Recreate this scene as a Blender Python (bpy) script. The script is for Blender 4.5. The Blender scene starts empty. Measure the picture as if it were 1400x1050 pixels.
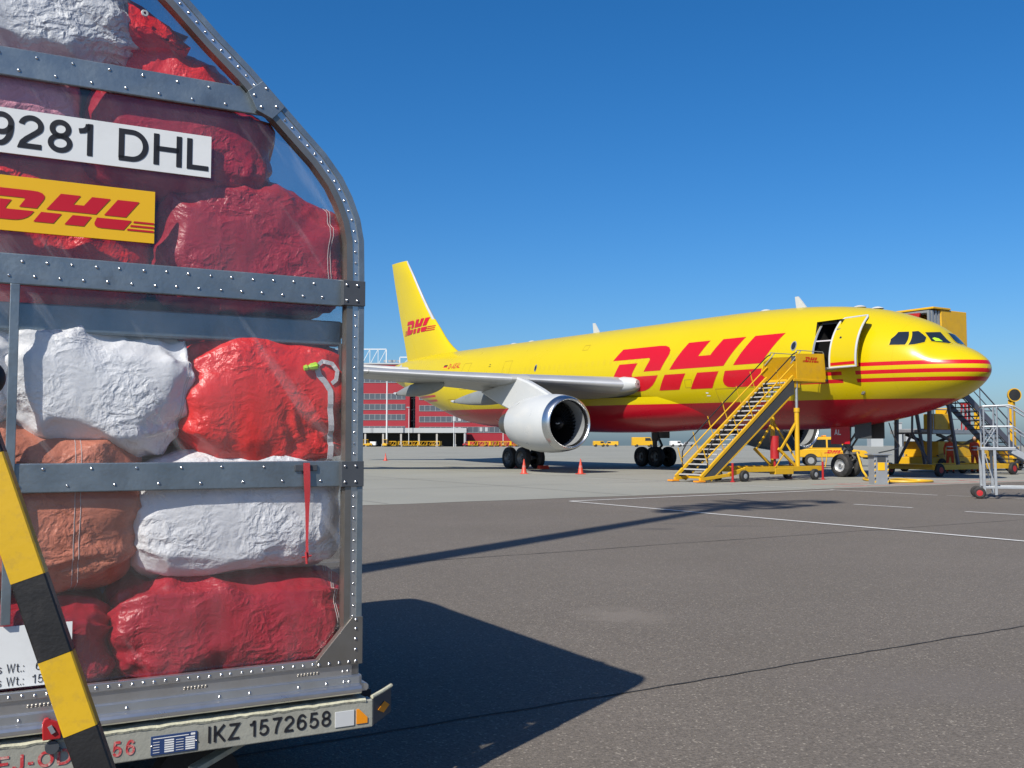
import bpy, bmesh, math, random
from mathutils import Vector, Matrix, noise
R = math.radians
SC = bpy.context.scene
COL = SC.collection
random.seed(7)

# ------------------------------------------------------------------ camera, sky, sun, exposure
cam_d = bpy.data.cameras.new('camera')
cam = bpy.data.objects.new('camera', cam_d)
COL.objects.link(cam)
cam.location = (0, 0, 1.5)
cam.rotation_euler = (R(93.357), 0, 0)
cam_d.sensor_width = 36
cam_d.lens = 34.894
cam_d.clip_start = 0.05
cam_d.clip_end = 6000
SC.camera = cam

SUN_EL = 41.0
SUN_AZ = 31.3                      # shadows fall this far to the right of straight ahead
to_sun = Vector((-math.sin(R(SUN_AZ)) * math.cos(R(SUN_EL)), -math.cos(R(SUN_AZ)) * math.cos(R(SUN_EL)), math.sin(R(SUN_EL))))
world = bpy.data.worlds.new('World')
SC.world = world
world.use_nodes = True
wn = world.node_tree.nodes
sky = wn.new('ShaderNodeTexSky')
sky.sky_type = 'NISHITA'
sky.sun_disc = False
sky.sun_elevation = R(SUN_EL)
sky.sun_rotation = R(180 + SUN_AZ)
sky.altitude = 150
sky.air_density = 1.0
sky.dust_density = 1.45
sky.ozone_density = 9.0
wn['Background'].inputs['Strength'].default_value = 0.082
hsv = wn.new('ShaderNodeHueSaturation')
hsv.inputs['Saturation'].default_value = 1.2
world.node_tree.links.new(sky.outputs[0], hsv.inputs['Color'])
world.node_tree.links.new(hsv.outputs[0], wn['Background'].inputs['Color'])
sun_d = bpy.data.lights.new('sun', 'SUN')
sun_d.energy = 5.0
sun_d.angle = R(0.53)
sun_d.color = (1.0, 0.93, 0.82)
sun = bpy.data.objects.new('sun', sun_d)
COL.objects.link(sun)
sun.rotation_euler = to_sun.to_track_quat('Z', 'Y').to_euler()
SC.view_settings.view_transform = 'Standard'
SC.view_settings.look = 'None'
SC.view_settings.exposure = 0.62
SC.view_settings.gamma = 1.0
SC.view_settings.use_curve_mapping = False

# ------------------------------------------------------------------ mesh helpers
def tag(o, label=None, cat=None, group=None, kind=None):
    if label: o['label'] = label
    if cat: o['category'] = cat
    if group: o['group'] = group
    if kind: o['kind'] = kind
    return o

def empty(name, loc, rz=0.0, label=None, cat=None, group=None):
    o = bpy.data.objects.new(name, None)
    o.empty_display_size = 0.2
    COL.objects.link(o)
    o.location = loc
    o.rotation_euler = (0, 0, rz)
    return tag(o, label, cat, group)

def copy_tree(o, parent=None):
    c = o.copy()
    COL.objects.link(c)
    c.parent = parent
    for ch in list(o.children):
        copy_tree(ch, c)
    return c

def vec(p): return Vector(p)

class MB:
    """collects faces; build() links them as one mesh object"""
    def __init__(s, xf=None):
        s.v = []; s.f = []; s.xf = xf
    def add(s, vs, fs):
        k = len(s.v)
        s.v += [Vector(p) for p in vs]
        s.f += [tuple(i + k for i in f) for f in fs]
        return s
    def box(s, lo, hi):
        (a, b, c), (d, e, f) = lo, hi
        return s.add([(a,b,c),(d,b,c),(d,e,c),(a,e,c),(a,b,f),(d,b,f),(d,e,f),(a,e,f)],
                     [(0,3,2,1),(4,5,6,7),(0,1,5,4),(1,2,6,5),(2,3,7,6),(3,0,4,7)])
    def cbox(s, c, d):
        return s.box([c[i]-d[i]/2 for i in range(3)], [c[i]+d[i]/2 for i in range(3)])
    def bar(s, p, q, w, h, up=(0,0,1)):
        p, q, up = vec(p), vec(q), vec(up)
        d = (q-p).normalized()
        sd = d.cross(up)
        if sd.length < 1e-4: sd = d.cross(Vector((1,0,0)))
        sd.normalize(); u = sd.cross(d)
        a, b = sd*w/2, u*h/2
        return s.add([p-a-b,p+a-b,p+a+b,p-a+b,q-a-b,q+a-b,q+a+b,q-a+b],
                     [(0,1,2,3),(7,6,5,4),(0,4,5,1),(1,5,6,2),(2,6,7,3),(3,7,4,0)])
    def pipe(s, pts, r, n=8, cap=True, r_end=None):
        pts = [vec(p) for p in pts]
        rings = []
        prev = None
        for i, p in enumerate(pts):
            if i == 0: d = pts[1]-p
            elif i == len(pts)-1: d = p-pts[-2]
            else: d = (pts[i+1]-p).normalized()+(p-pts[i-1]).normalized()
            d.normalize()
            if prev is None:
                u = d.cross(Vector((0,0,1)))
                if u.length < 1e-3: u = d.cross(Vector((1,0,0)))
            else:
                u = prev - d*prev.dot(d)
            u.normalize(); prev = u
            w = d.cross(u)
            rr = r if r_end is None else r+(r_end-r)*i/(len(pts)-1)
            rings.append([p+(u*math.cos(2*math.pi*k/n)+w*math.sin(2*math.pi*k/n))*rr for k in range(n)])
        vs = [x for g in rings for x in g]; fs = []
        for i in range(len(rings)-1):
            for k in range(n):
                fs.append((i*n+k, i*n+(k+1)%n, (i+1)*n+(k+1)%n, (i+1)*n+k))
        if cap:
            fs.append(tuple(reversed(range(n)))); fs.append(tuple(range((len(rings)-1)*n, len(rings)*n)))
        return s.add(vs, fs)
    def tube(s, p, q, r, r2=None, n=12):
        return s.pipe([p, q], r, n, True, r if r2 is None else r2)
    def lathe(s, prof, o, ax, n=32, side=None):
        """prof: (distance along axis, radius)"""
        o, ax = vec(o), vec(ax).normalized()
        u = ax.cross(Vector((0,0,1)))
        if u.length < 1e-3: u = ax.cross(Vector((1,0,0)))
        u.normalize(); w = ax.cross(u)
        vs = []; fs = []
        for a, r in prof:
            for k in range(n):
                t = 2*math.pi*k/n
                vs.append(o+ax*a+(u*math.cos(t)+w*math.sin(t))*max(r, 1e-4))
        for i in range(len(prof)-1):
            for k in range(n):
                fs.append((i*n+k, i*n+(k+1)%n, (i+1)*n+(k+1)%n, (i+1)*n+k))
        return s.add(vs, fs)
    def prism(s, poly, fn, w0, w1):
        """polygon (u,v) swept from w0 to w1 through fn(u,v,w)"""
        n = len(poly)
        vs = [fn(u, v, w0) for u, v in poly]+[fn(u, v, w1) for u, v in poly]
        fs = [tuple(range(n)), tuple(reversed(range(n, 2*n)))]
        fs += [(i, i+n, (i+1) % n+n, (i+1) % n) for i in range(n)]
        return s.add(vs, fs)
    def dome(s, c, nrm, r, h, n=8):
        c, nrm = vec(c), vec(nrm).normalized()
        return s.lathe([(0, r), (h*0.6, r*0.8), (h, r*0.35), (h, 0)], c, nrm, n)
    def build(s, name, mat, parent=None, smooth=False, bevel=0.0, ang=35, kind=None, recalc=True):
        me = bpy.data.meshes.new(name)
        vs = s.v if s.xf is None else [s.xf(p) for p in s.v]
        me.from_pydata([tuple(p) for p in vs], [], s.f)
        if recalc:
            bm = bmesh.new(); bm.from_mesh(me)
            bmesh.ops.recalc_face_normals(bm, faces=bm.faces)
            bm.to_mesh(me); bm.free()
        me.materials.append(mat)
        if smooth:
            me.shade_smooth()
            me.set_sharp_from_angle(angle=R(ang))
        o = bpy.data.objects.new(name, me)
        COL.objects.link(o)
        if parent is not None: o.parent = parent
        if bevel:
            b = o.modifiers.new('bevel', 'BEVEL'); b.width = bevel; b.segments = 2; b.limit_method = 'ANGLE'
        if kind: o['kind'] = kind
        return o

def text_2d(body, size, bold=0.0, spacing=1.0):
    cu = bpy.data.curves.new('txt', 'FONT')
    cu.body = body; cu.size = size; cu.offset = bold; cu.space_character = spacing
    cu.resolution_u = 4
    ob = bpy.data.objects.new('txt', cu); COL.objects.link(ob)
    dg = bpy.context.evaluated_depsgraph_get(); dg.update()
    me = bpy.data.meshes.new_from_object(ob.evaluated_get(dg))
    vs = [(v.co.x, v.co.y) for v in me.vertices]; fs = [tuple(p.vertices) for p in me.polygons]
    bpy.data.objects.remove(ob); bpy.data.meshes.remove(me); bpy.data.curves.remove(cu)
    return vs, fs

def lettering(name, body, mat, parent, fn, x0, x1, y0, y1, bold=0.0, xf=None, spacing=1.0):
    """text fitted to the box x0..x1, y0..y1 of a plane given by fn(u,v)"""
    vs, fs = text_2d(body, 1.0, bold, spacing)
    xs = [v[0] for v in vs]; ys = [v[1] for v in vs]
    ax, bx, ay, by = min(xs), max(xs), min(ys), max(ys)
    m = MB(xf)
    m.add([fn(x0+(u-ax)/(bx-ax)*(x1-x0), y0+(v-ay)/(by-ay)*(y1-y0)) for u, v in vs], fs)
    return m.build(name, mat, parent)

# plain grotesque letters drawn as strokes on a cap height of 1
def _arc(cx, cy, rx, ry, a0, a1, n=22): return [(cx+rx*math.cos(R(a0+(a1-a0)*k/n)), cy+ry*math.sin(R(a0+(a1-a0)*k/n))) for k in range(n+1)]
GL = {'0': (0.66, [_arc(.33, .5, .26, .43, 0, 360, 40)]), '1': (0.46, [[(.36, 0), (.36, 1)], [(.05, .745), (.19, .77), (.28, .84), (.315, .97)]]),
 '2': (0.66, [_arc(.33, .69, .26, .245, 172, -28)+[(.48, .50), (.22, .29), (.11, .17), (.075, .07), (.62, .07)]]),
 '5': (0.66, [[(.57, .93), (.17, .93), (.115, .49)]+_arc(.32, .33, .265, .265, 128, -158)]),
 '6': (0.66, [_arc(.33, .33, .26, .265, 0, 360, 40), _arc(.36, .42, .29, .51, 185, 42)]), '7': (0.64, [[(.05, .93), (.59, .93), (.42, .64), (.31, .34), (.26, 0)]]),
 '8': (0.66, [_arc(.33, .72, .22, .21, 0, 360, 36), _arc(.33, .285, .26, .22, 0, 360, 40)]), '9': (0.66, [_arc(.33, .67, .26, .265, 0, 360, 40), _arc(.30, .58, .29, .51, 5, -138)]),
 'D': (0.80, [[(.07, .07), (.07, .93), (.34, .93)]+_arc(.34, .5, .39, .43, 90, -90)+[(.0, .07)]]), 'H': (0.78, [[(.07, 0), (.07, 1)], [(.71, 0), (.71, 1)], [(.07, .53), (.71, .53)]]),
 'L': (0.62, [[(.07, 1), (.07, .07), (.62, .07)]]), 'I': (0.16, [[(.08, 0), (.08, 1)]]), 'K': (0.74, [[(.07, 0), (.07, 1)], [(.68, 1), (.09, .38)], [(.24, .56), (.70, 0)]]),
 'Z': (0.72, [[(.05, .93), (.66, .93), (.06, .07), (.71, .07)]]), 'E': (0.64, [[(.64, .93), (.07, .93), (.07, .07), (.65, .07)], [(.07, .52), (.60, .52)]]),
 'J': (0.56, [[(.48, 1), (.48, .28)]+_arc(.27, .28, .21, .21, 0, -185)]), 'O': (0.86, [_arc(.43, .5, .36, .43, 0, 360, 44)]), '-': (0.36, [[(.03, .36), (.33, .36)]]), 'W': (0.94, [[(.03, 1), (.25, .05), (.46, .93), (.67, .05), (.89, 1)]]), 't': (0.32, [[(.13, .95), (.13, .16), (.20, .06), (.32, .05)], [(.0, .68), (.31, .68)]]), '.': (0.16, [[(.08, 0), (.08, .14)]]), ':': (0.16, [[(.08, 0), (.08, .14)], [(.08, .56), (.08, .70)]]), 's': (0.46, [_arc(.24, .53, .17, .14, 20, 270, 14)+_arc(.23, .215, .18, .155, 90, -160, 14)]), 'o': (0.52, [_arc(.26, .36, .20, .30, 0, 360, 26)]), 'r': (0.34, [[(.07, 0), (.07, .72)], [(.07, .45), (.14, .6), (.33, .64)]]), 'G': (0.86, [_arc(.43, .5, .36, .43, 42, 345, 34)+[(.79, .46), (.48, .46)]]),
 'A': (0.76, [[(.05, 0), (.38, .97), (.71, 0)], [(.17, .33), (.59, .33)]])}
def strokes(body, hs, gap=0.17, space=0.42):
    vs, fs, x = [], [], 0.0
    for ch in body:
        if ch == ' ': x += space; continue
        w, lines = GL[ch]
        for P in lines:
            closed = math.dist(P[0], P[-1]) < 1e-6; n = len(P); k0 = len(vs)
            for i, p in enumerate(P):
                a = P[i-1] if i else (P[-2] if closed else p); b = P[i+1] if i < n-1 else (P[1] if closed else p)
                d1 = Vector((p[0]-a[0], p[1]-a[1])); d2 = Vector((b[0]-p[0], b[1]-p[1]))
                d1 = d1.normalized() if d1.length > 1e-9 else d2.normalized(); d2 = d2.normalized() if d2.length > 1e-9 else d1
                t = (d1+d2).normalized(); m = Vector((-t.y, t.x))*hs/max(0.35, t.dot(d1))
                vs += [(x+p[0]+m.x, p[1]+m.y), (x+p[0]-m.x, p[1]-m.y)]
            for i in range(n-1): fs.append((k0+2*i, k0+2*i+1, k0+2*i+3, k0+2*i+2))
        x += w+gap
    return vs, fs
def stencil(name, body, mat, parent, fn, x0, x1, y0, y1, hs=0.07, gap=0.17, xf=None):
    vs, fs = strokes(body, hs, gap)
    xs = [v[0] for v in vs]; ax, bx = min(xs), max(xs)
    m = MB(xf); m.add([fn(x0+(u-ax)/(bx-ax)*(x1-x0), y0+v*(y1-y0)) for u, v in vs], fs)
    return m.build(name, mat, parent)

# ------------------------------------------------------------------ materials
def mat(name, col, rough=0.5, metal=0.0, var=0.12, vscale=3.0, bump=0.0, bscale=40.0, spec=0.5, coat=0.0,
        dirt=None, dscale=2.0, damt=0.4, rvar=0.1, detail=6.0):
    m = bpy.data.materials.new(name); m.use_nodes = True
    t = m.node_tree; n = t.nodes; b = n['Principled BSDF']; L = t.links.new
    b.inputs['Metallic'].default_value = metal
    b.inputs['Specular IOR Level'].default_value = spec
    b.inputs['Coat Weight'].default_value = coat
    b.inputs['Coat Roughness'].default_value = 0.08
    col = [c*0.72 for c in col]
    tc = n.new('ShaderNodeTexCoord')
    nz = n.new('ShaderNodeTexNoise'); nz.inputs['Scale'].default_value = vscale; nz.inputs['Detail'].default_value = detail
    L(tc.outputs['Object'], nz.inputs['Vector'])
    mx = n.new('ShaderNodeMix'); mx.data_type = 'RGBA'
    mx.inputs['A'].default_value = (*[c*(1-var) for c in col], 1)
    mx.inputs['B'].default_value = (*[min(1, c*(1+var)) for c in col], 1)
    L(nz.outputs['Fac'], mx.inputs['Factor'])
    out = mx.outputs['Result']
    if dirt:
        d = n.new('ShaderNodeTexNoise'); d.inputs['Scale'].default_value = dscale; d.inputs['Detail'].default_value = 9; d.inputs['Roughness'].default_value = 0.7
        L(tc.outputs['Object'], d.inputs['Vector'])
        cr = n.new('ShaderNodeValToRGB'); cr.color_ramp.elements[0].position = 0.5; cr.color_ramp.elements[1].position = 0.68
        L(d.outputs['Fac'], cr.inputs['Fac'])
        mu = n.new('ShaderNodeMath'); mu.operation = 'MULTIPLY'; mu.inputs[1].default_value = damt
        L(cr.outputs['Color'], mu.inputs[0])
        m2 = n.new('ShaderNodeMix'); m2.data_type = 'RGBA'; m2.inputs['B'].default_value = (*dirt, 1)
        L(out, m2.inputs['A']); L(mu.outputs[0], m2.inputs['Factor']); out = m2.outputs['Result']
    L(out, b.inputs['Base Color'])
    rm = n.new('ShaderNodeMapRange'); rm.inputs['To Min'].default_value = max(0.03, rough-rvar); rm.inputs['To Max'].default_value = min(1, rough+rvar)
    L(nz.outputs['Fac'], rm.inputs['Value']); L(rm.outputs['Result'], b.inputs['Roughness'])
    if bump:
        bn = n.new('ShaderNodeTexNoise'); bn.inputs['Scale'].default_value = bscale; bn.inputs['Detail'].default_value = 8
        L(tc.outputs['Object'], bn.inputs['Vector'])
        bp = n.new('ShaderNodeBump'); bp.inputs['Strength'].default_value = bump; bp.inputs['Distance'].default_value = 0.01
        L(bn.outputs['Fac'], bp.inputs['Height']); L(bp.outputs['Normal'], b.inputs['Normal'])
    return m

YEL = (0.445, 0.345, 0.002); RED = (0.40, 0.005, 0.013)
M = {}
M['alu'] = mat('aluminium', (0.31, 0.37, 0.41), 0.40, 0.8, 0.16, 9, 0.10, 70, dirt=(0.15, 0.16, 0.165), dscale=7, damt=0.45, rvar=0.16, detail=10)
M['alu_bright'] = mat('bright_aluminium', (0.72, 0.73, 0.74), 0.30, 0.9, 0.08, 8, 0.04, 60, dirt=(0.35, 0.33, 0.30), dscale=6, damt=0.35)
M['steel_dark'] = mat('dark_plate', (0.085, 0.095, 0.11), 0.5, 0.3, 0.2, 10)
M['steel'] = mat('brownish_steel', (0.33, 0.31, 0.28), 0.42, 0.85, 0.15, 8, dirt=(0.2, 0.17, 0.13), dscale=9, damt=0.4)
M['rivet'] = mat('rivet_metal', (0.80, 0.80, 0.82), 0.22, 1.0, 0.05, 20)
M['white'] = mat('white_paint', (0.78, 0.79, 0.80), 0.4, 0, 0.05, 3, dirt=(0.45, 0.44, 0.42), dscale=3, damt=0.25)
M['label_white'] = mat('label_white', (0.80, 0.83, 0.84), 0.35, 0, 0.05, 4, 0.03, 30, dirt=(0.42, 0.43, 0.42), dscale=9, damt=0.22)
M['black'] = mat('black_print', (0.012, 0.012, 0.016), 0.5, 0, 0.2, 10)
M['black_paint'] = mat('black_paint', (0.007, 0.007, 0.008), 0.48, 0, 0.3, 14, 0.1, 120, dirt=(0.022, 0.021, 0.02), dscale=20, damt=0.4)
M['label_yellow'] = mat('label_yellow', (0.87, 0.50, 0.008), 0.35, 0, 0.04, 4)
M['red_print'] = mat('red_print', (0.56, 0.006, 0.02), 0.4, 0, 0.06, 4)
M['red_worn'] = mat('worn_red_print', (0.55, 0.04, 0.05), 0.6, 0, 0.15, 30, dirt=(0.5, 0.5, 0.44), dscale=40, damt=0.8)
M['blue_plate'] = mat('blue_plate', (0.02, 0.05, 0.16), 0.4, 0, 0.1, 10)
M['cream_worn'] = mat('worn_cream_paint', (0.34, 0.345, 0.30), 0.55, 0, 0.12, 4, 0.15, 80, dirt=(0.17, 0.165, 0.14), dscale=6, damt=0.6)
M['cream_top'] = mat('chipped_cream_edge', (0.52, 0.52, 0.40), 0.6, 0, 0.15, 12, 0.4, 60, dirt=(0.16, 0.14, 0.11), dscale=16, damt=0.6)
M['tow_yellow'] = mat('tow_bar_yellow', (0.60, 0.375, 0.008), 0.42, 0, 0.08, 5, 0.06, 50, dirt=(0.26, 0.17, 0.03), dscale=22, damt=0.55)
M['rubber'] = mat('rubber', (0.014, 0.014, 0.015), 0.6, 0, 0.3, 8, 0.1, 60)
M['tyre'] = mat('tyre', (0.016, 0.016, 0.017), 0.75, 0, 0.3, 5, 0.15, 40, dirt=(0.05, 0.048, 0.045), dscale=6, damt=0.5)
M['rim'] = mat('wheel_rim', (0.55, 0.56, 0.57), 0.4, 0.5, 0.1, 8)
M['strap_white'] = mat('white_webbing', (0.68, 0.66, 0.70), 0.7, 0, 0.1, 40, 0.4, 500)
M['strap_red'] = mat('red_webbing', (0.42, 0.015, 0.025), 0.6, 0, 0.15, 60, 0.4, 500)
M['lime'] = mat('lime_tie', (0.45, 0.75, 0.02), 0.5, 0, 0.1, 30)
M['thread'] = mat('stitching_thread', (0.70, 0.62, 0.62), 0.7, 0, 0.1, 50)
M['gse_yellow'] = mat('equipment_yellow', (0.70, 0.40, 0.008), 0.42, 0, 0.10, 2.5, dirt=(0.30, 0.19, 0.05), dscale=4, damt=0.35)
M['gse_red'] = mat('equipment_red', (0.42, 0.012, 0.015), 0.45, 0, 0.15, 4, dirt=(0.15, 0.02, 0.02), dscale=5, damt=0.4)
M['gse_grey'] = mat('equipment_grey', (0.34, 0.36, 0.38), 0.5, 0.3, 0.12, 4)
M['gse_dark'] = mat('dark_stringer', (0.055, 0.06, 0.066), 0.55, 0, 0.15, 5)
M['slate'] = mat('slate_blue_steel', (0.11, 0.115, 0.15), 0.5, 0.2, 0.15, 4)
M['tread'] = mat('tread_aluminium', (0.58, 0.57, 0.55), 0.5, 0.3, 0.12, 8)
M['galv'] = mat('galvanised_steel', (0.42, 0.455, 0.49), 0.42, 0.6, 0.14, 9, dirt=(0.3, 0.31, 0.32), dscale=12, damt=0.4)
M['orange'] = mat('orange_reflector', (0.85, 0.30, 0.01), 0.35, 0, 0.06, 10)
M['silver_refl'] = mat('silver_reflector', (0.70, 0.73, 0.75), 0.3, 0.2, 0.06, 10)
M['hivis'] = mat('orange_workwear', (0.62, 0.06, 0.012), 0.75, 0, 0.15, 8)
M['skin'] = mat('skin', (0.42, 0.25, 0.17), 0.55, 0, 0.06, 10)
M['hair'] = mat('dark_hair', (0.03, 0.02, 0.015), 0.7, 0, 0.2, 20)
M['ac_white'] = mat('aircraft_white', (0.52, 0.545, 0.555), 0.3, 0, 0.04, 0.8, spec=0.5, dirt=(0.52, 0.50, 0.46), dscale=1.2, damt=0.30)
M['ac_grey'] = mat('aircraft_wing_grey', (0.37, 0.38, 0.37), 0.38, 0.0, 0.08, 0.7, dirt=(0.22, 0.21, 0.19), dscale=0.9, damt=0.35)
M['ac_dgrey'] = mat('fairing_grey', (0.24, 0.26, 0.26), 0.45, 0.0, 0.10, 1.2, dirt=(0.12, 0.115, 0.10), dscale=1.5, damt=0.4)
M['ac_metal'] = mat('polished_lip', (0.74, 0.76, 0.78), 0.27, 1.0, 0.05, 1.5, rvar=0.05)
M['slat'] = mat('slat_metal', (0.58, 0.60, 0.62), 0.40, 0.55, 0.06, 1.0, rvar=0.06)
M['core'] = mat('engine_core_metal', (0.24, 0.22, 0.19), 0.42, 0.8, 0.2, 2)
M['dark'] = mat('dark_interior', (0.012, 0.012, 0.013), 0.6, 0, 0.3, 3)
M['fan'] = mat('fan_blades', (0.02, 0.02, 0.023), 0.4, 0.7, 0.2, 4)
M['gear'] = mat('landing_gear_grey', (0.16, 0.16, 0.16), 0.45, 0.3, 0.25, 5, dirt=(0.03, 0.03, 0.03), dscale=5, damt=0.6)
M['ac_yellow'] = mat('aircraft_yellow', tuple(c/0.72 for c in YEL), 0.34, 0, 0.03, 0.5, spec=0.35, coat=0.12, rvar=0.05)
M['ac_red'] = mat('aircraft_red', tuple(c/0.72 for c in RED), 0.34, 0, 0.03, 0.5, spec=0.35, coat=0.12, rvar=0.05)
M['cone'] = mat('cone_plastic', (0.62, 0.06, 0.03), 0.5, 0, 0.1, 8)
M['bldg_red'] = mat('red_facade', (0.29, 0.006, 0.018), 0.5, 0, 0.06, 0.2)
M['bldg_grey'] = mat('grey_cladding', (0.40, 0.43, 0.45), 0.5, 0, 0.06, 0.3)
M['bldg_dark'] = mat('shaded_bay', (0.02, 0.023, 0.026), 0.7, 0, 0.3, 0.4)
M['concrete_post'] = mat('concrete', (0.42, 0.41, 0.39), 0.8, 0, 0.1, 2)
M['truss'] = mat('white_steel', (0.62, 0.66, 0.68), 0.5, 0, 0.05, 1)
M['line_white'] = mat('white_marking', (0.72, 0.72, 0.70), 0.7, 0, 0.08, 2, 0.2, 40, dirt=(0.25, 0.245, 0.24), dscale=5, damt=0.5)
M['line_red'] = mat('red_marking', (0.50, 0.16, 0.14), 0.75, 0, 0.1, 2, dirt=(0.42, 0.40, 0.36), dscale=3, damt=0.8)
M['seam'] = mat('tar_seam', (0.022, 0.021, 0.021), 0.85, 0, 0.3, 6)
M['joint'] = mat('joint_sealant', (0.20, 0.195, 0.185), 0.85, 0, 0.2, 3)
M['hose'] = mat('yellow_hose', (0.70, 0.42, 0.02), 0.5, 0, 0.1, 5)
M['grass'] = mat('grass', (0.10, 0.12, 0.045), 0.95, 0, 0.3, 0.03)

def glass_mat(name, col, rough=0.06):
    m = bpy.data.materials.new(name); m.use_nodes = True
    b = m.node_tree.nodes['Principled BSDF']
    b.inputs['Base Color'].default_value = (*col, 1); b.inputs['Roughness'].default_value = rough
    b.inputs['Specular IOR Level'].default_value = 0.9
    t = m.node_tree; n = t.nodes
    nz = n.new('ShaderNodeTexNoise'); nz.inputs['Scale'].default_value = 0.6
    mr = n.new('ShaderNodeMapRange'); mr.inputs['To Min'].default_value = rough*0.6; mr.inputs['To Max'].default_value = rough*1.6
    t.links.new(nz.outputs['Fac'], mr.inputs['Value']); t.links.new(mr.outputs['Result'], b.inputs['Roughness'])
    return m
M['glass'] = glass_mat('dark_glass', (0.012, 0.016, 0.022))
M['bldg_glass'] = glass_mat('window_glass', (0.045, 0.055, 0.07), 0.3)

def clear_panel_mat():
    """thin clear polycarbonate: mostly see-through, mirror at a slant, a film of dust, scratch streaks that also paint in reflections"""
    m = bpy.data.materials.new('clear_polycarbonate'); m.use_nodes = True
    t = m.node_tree; n = t.nodes; L = t.links.new
    n.remove(n['Principled BSDF'])
    tr = n.new('ShaderNodeBsdfTransparent'); tr.inputs['Color'].default_value = (0.95, 0.96, 0.965, 1)
    gl = n.new('ShaderNodeBsdfGlossy'); gl.inputs['Roughness'].default_value = 0.03
    df = n.new('ShaderNodeBsdfDiffuse'); df.inputs['Color'].default_value = (0.62, 0.62, 0.64, 1)
    ge = n.new('ShaderNodeNewGeometry'); dt = n.new('ShaderNodeVectorMath'); dt.operation = 'DOT_PRODUCT'
    L(ge.outputs['Normal'], dt.inputs[0]); L(ge.outputs['Incoming'], dt.inputs[1])
    ab = n.new('ShaderNodeMath'); ab.operation = 'ABSOLUTE'; L(dt.outputs['Value'], ab.inputs[0])
    om = n.new('ShaderNodeMath'); om.operation = 'SUBTRACT'; om.inputs[0].default_value = 1.0; L(ab.outputs[0], om.inputs[1])
    pw = n.new('ShaderNodeMath'); pw.operation = 'POWER'; pw.inputs[1].default_value = 5.0; L(om.outputs[0], pw.inputs[0])
    fr = n.new('ShaderNodeMath'); fr.operation = 'MULTIPLY_ADD'; fr.inputs[1].default_value = 0.96; fr.inputs[2].default_value = 0.035; L(pw.outputs[0], fr.inputs[0])
    tc = n.new('ShaderNodeTexCoord')
    mp = n.new('ShaderNodeMapping'); mp.inputs['Scale'].default_value = (5, 5, 1.6); mp.inputs['Rotation'].default_value = (0, 0.6, 0)
    nz = n.new('ShaderNodeTexNoise'); nz.inputs['Scale'].default_value = 1.3; nz.inputs['Detail'].default_value = 10; nz.inputs['Roughness'].default_value = 0.62
    L(tc.outputs['Object'], mp.inputs['Vector']); L(mp.outputs['Vector'], nz.inputs['Vector'])
    mr = n.new('ShaderNodeMapRange'); mr.inputs['From Min'].default_value = 0.35; mr.inputs['From Max'].default_value = 0.75
    mr.inputs['To Min'].default_value = 0.006; mr.inputs['To Max'].default_value = 0.036
    L(nz.outputs['Fac'], mr.inputs['Value'])
    mp2 = n.new('ShaderNodeMapping'); mp2.inputs['Scale'].default_value = (9, 1, 0.9); mp2.vector_type = 'TEXTURE'; mp2.inputs['Scale'].default_value = (0.11, 1, 1.1); mp2.inputs['Rotation'].default_value = (0, -0.62, 0)
    L(tc.outputs['Object'], mp2.inputs['Vector'])
    sn = n.new('ShaderNodeTexNoise'); sn.inputs['Scale'].default_value = 1.2; sn.inputs['Detail'].default_value = 5; L(mp2.outputs[0], sn.inputs['Vector'])
    sr = n.new('ShaderNodeMapRange'); sr.inputs['From Min'].default_value = 0.60; sr.inputs['From Max'].default_value = 0.66; sr.inputs['To Max'].default_value = 0.045; L(sn.outputs['Fac'], sr.inputs['Value'])  # pale scuff streaks, painted in for reflections on the pane
    sm_ = n.new('ShaderNodeMath'); sm_.operation = 'ADD'; L(mr.outputs['Result'], sm_.inputs[0]); L(sr.outputs['Result'], sm_.inputs[1])
    m1 = n.new('ShaderNodeMixShader'); L(sm_.outputs[0], m1.inputs['Fac']); L(tr.outputs[0], m1.inputs[1]); L(df.outputs[0], m1.inputs[2])
    m2 = n.new('ShaderNodeMixShader'); L(fr.outputs[0], m2.inputs['Fac']); L(m1.outputs[0], m2.inputs[1]); L(gl.outputs[0], m2.inputs[2])
    L(m2.outputs[0], n['Material Output'].inputs['Surface'])
    return m
M['clear'] = clear_panel_mat()

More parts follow.
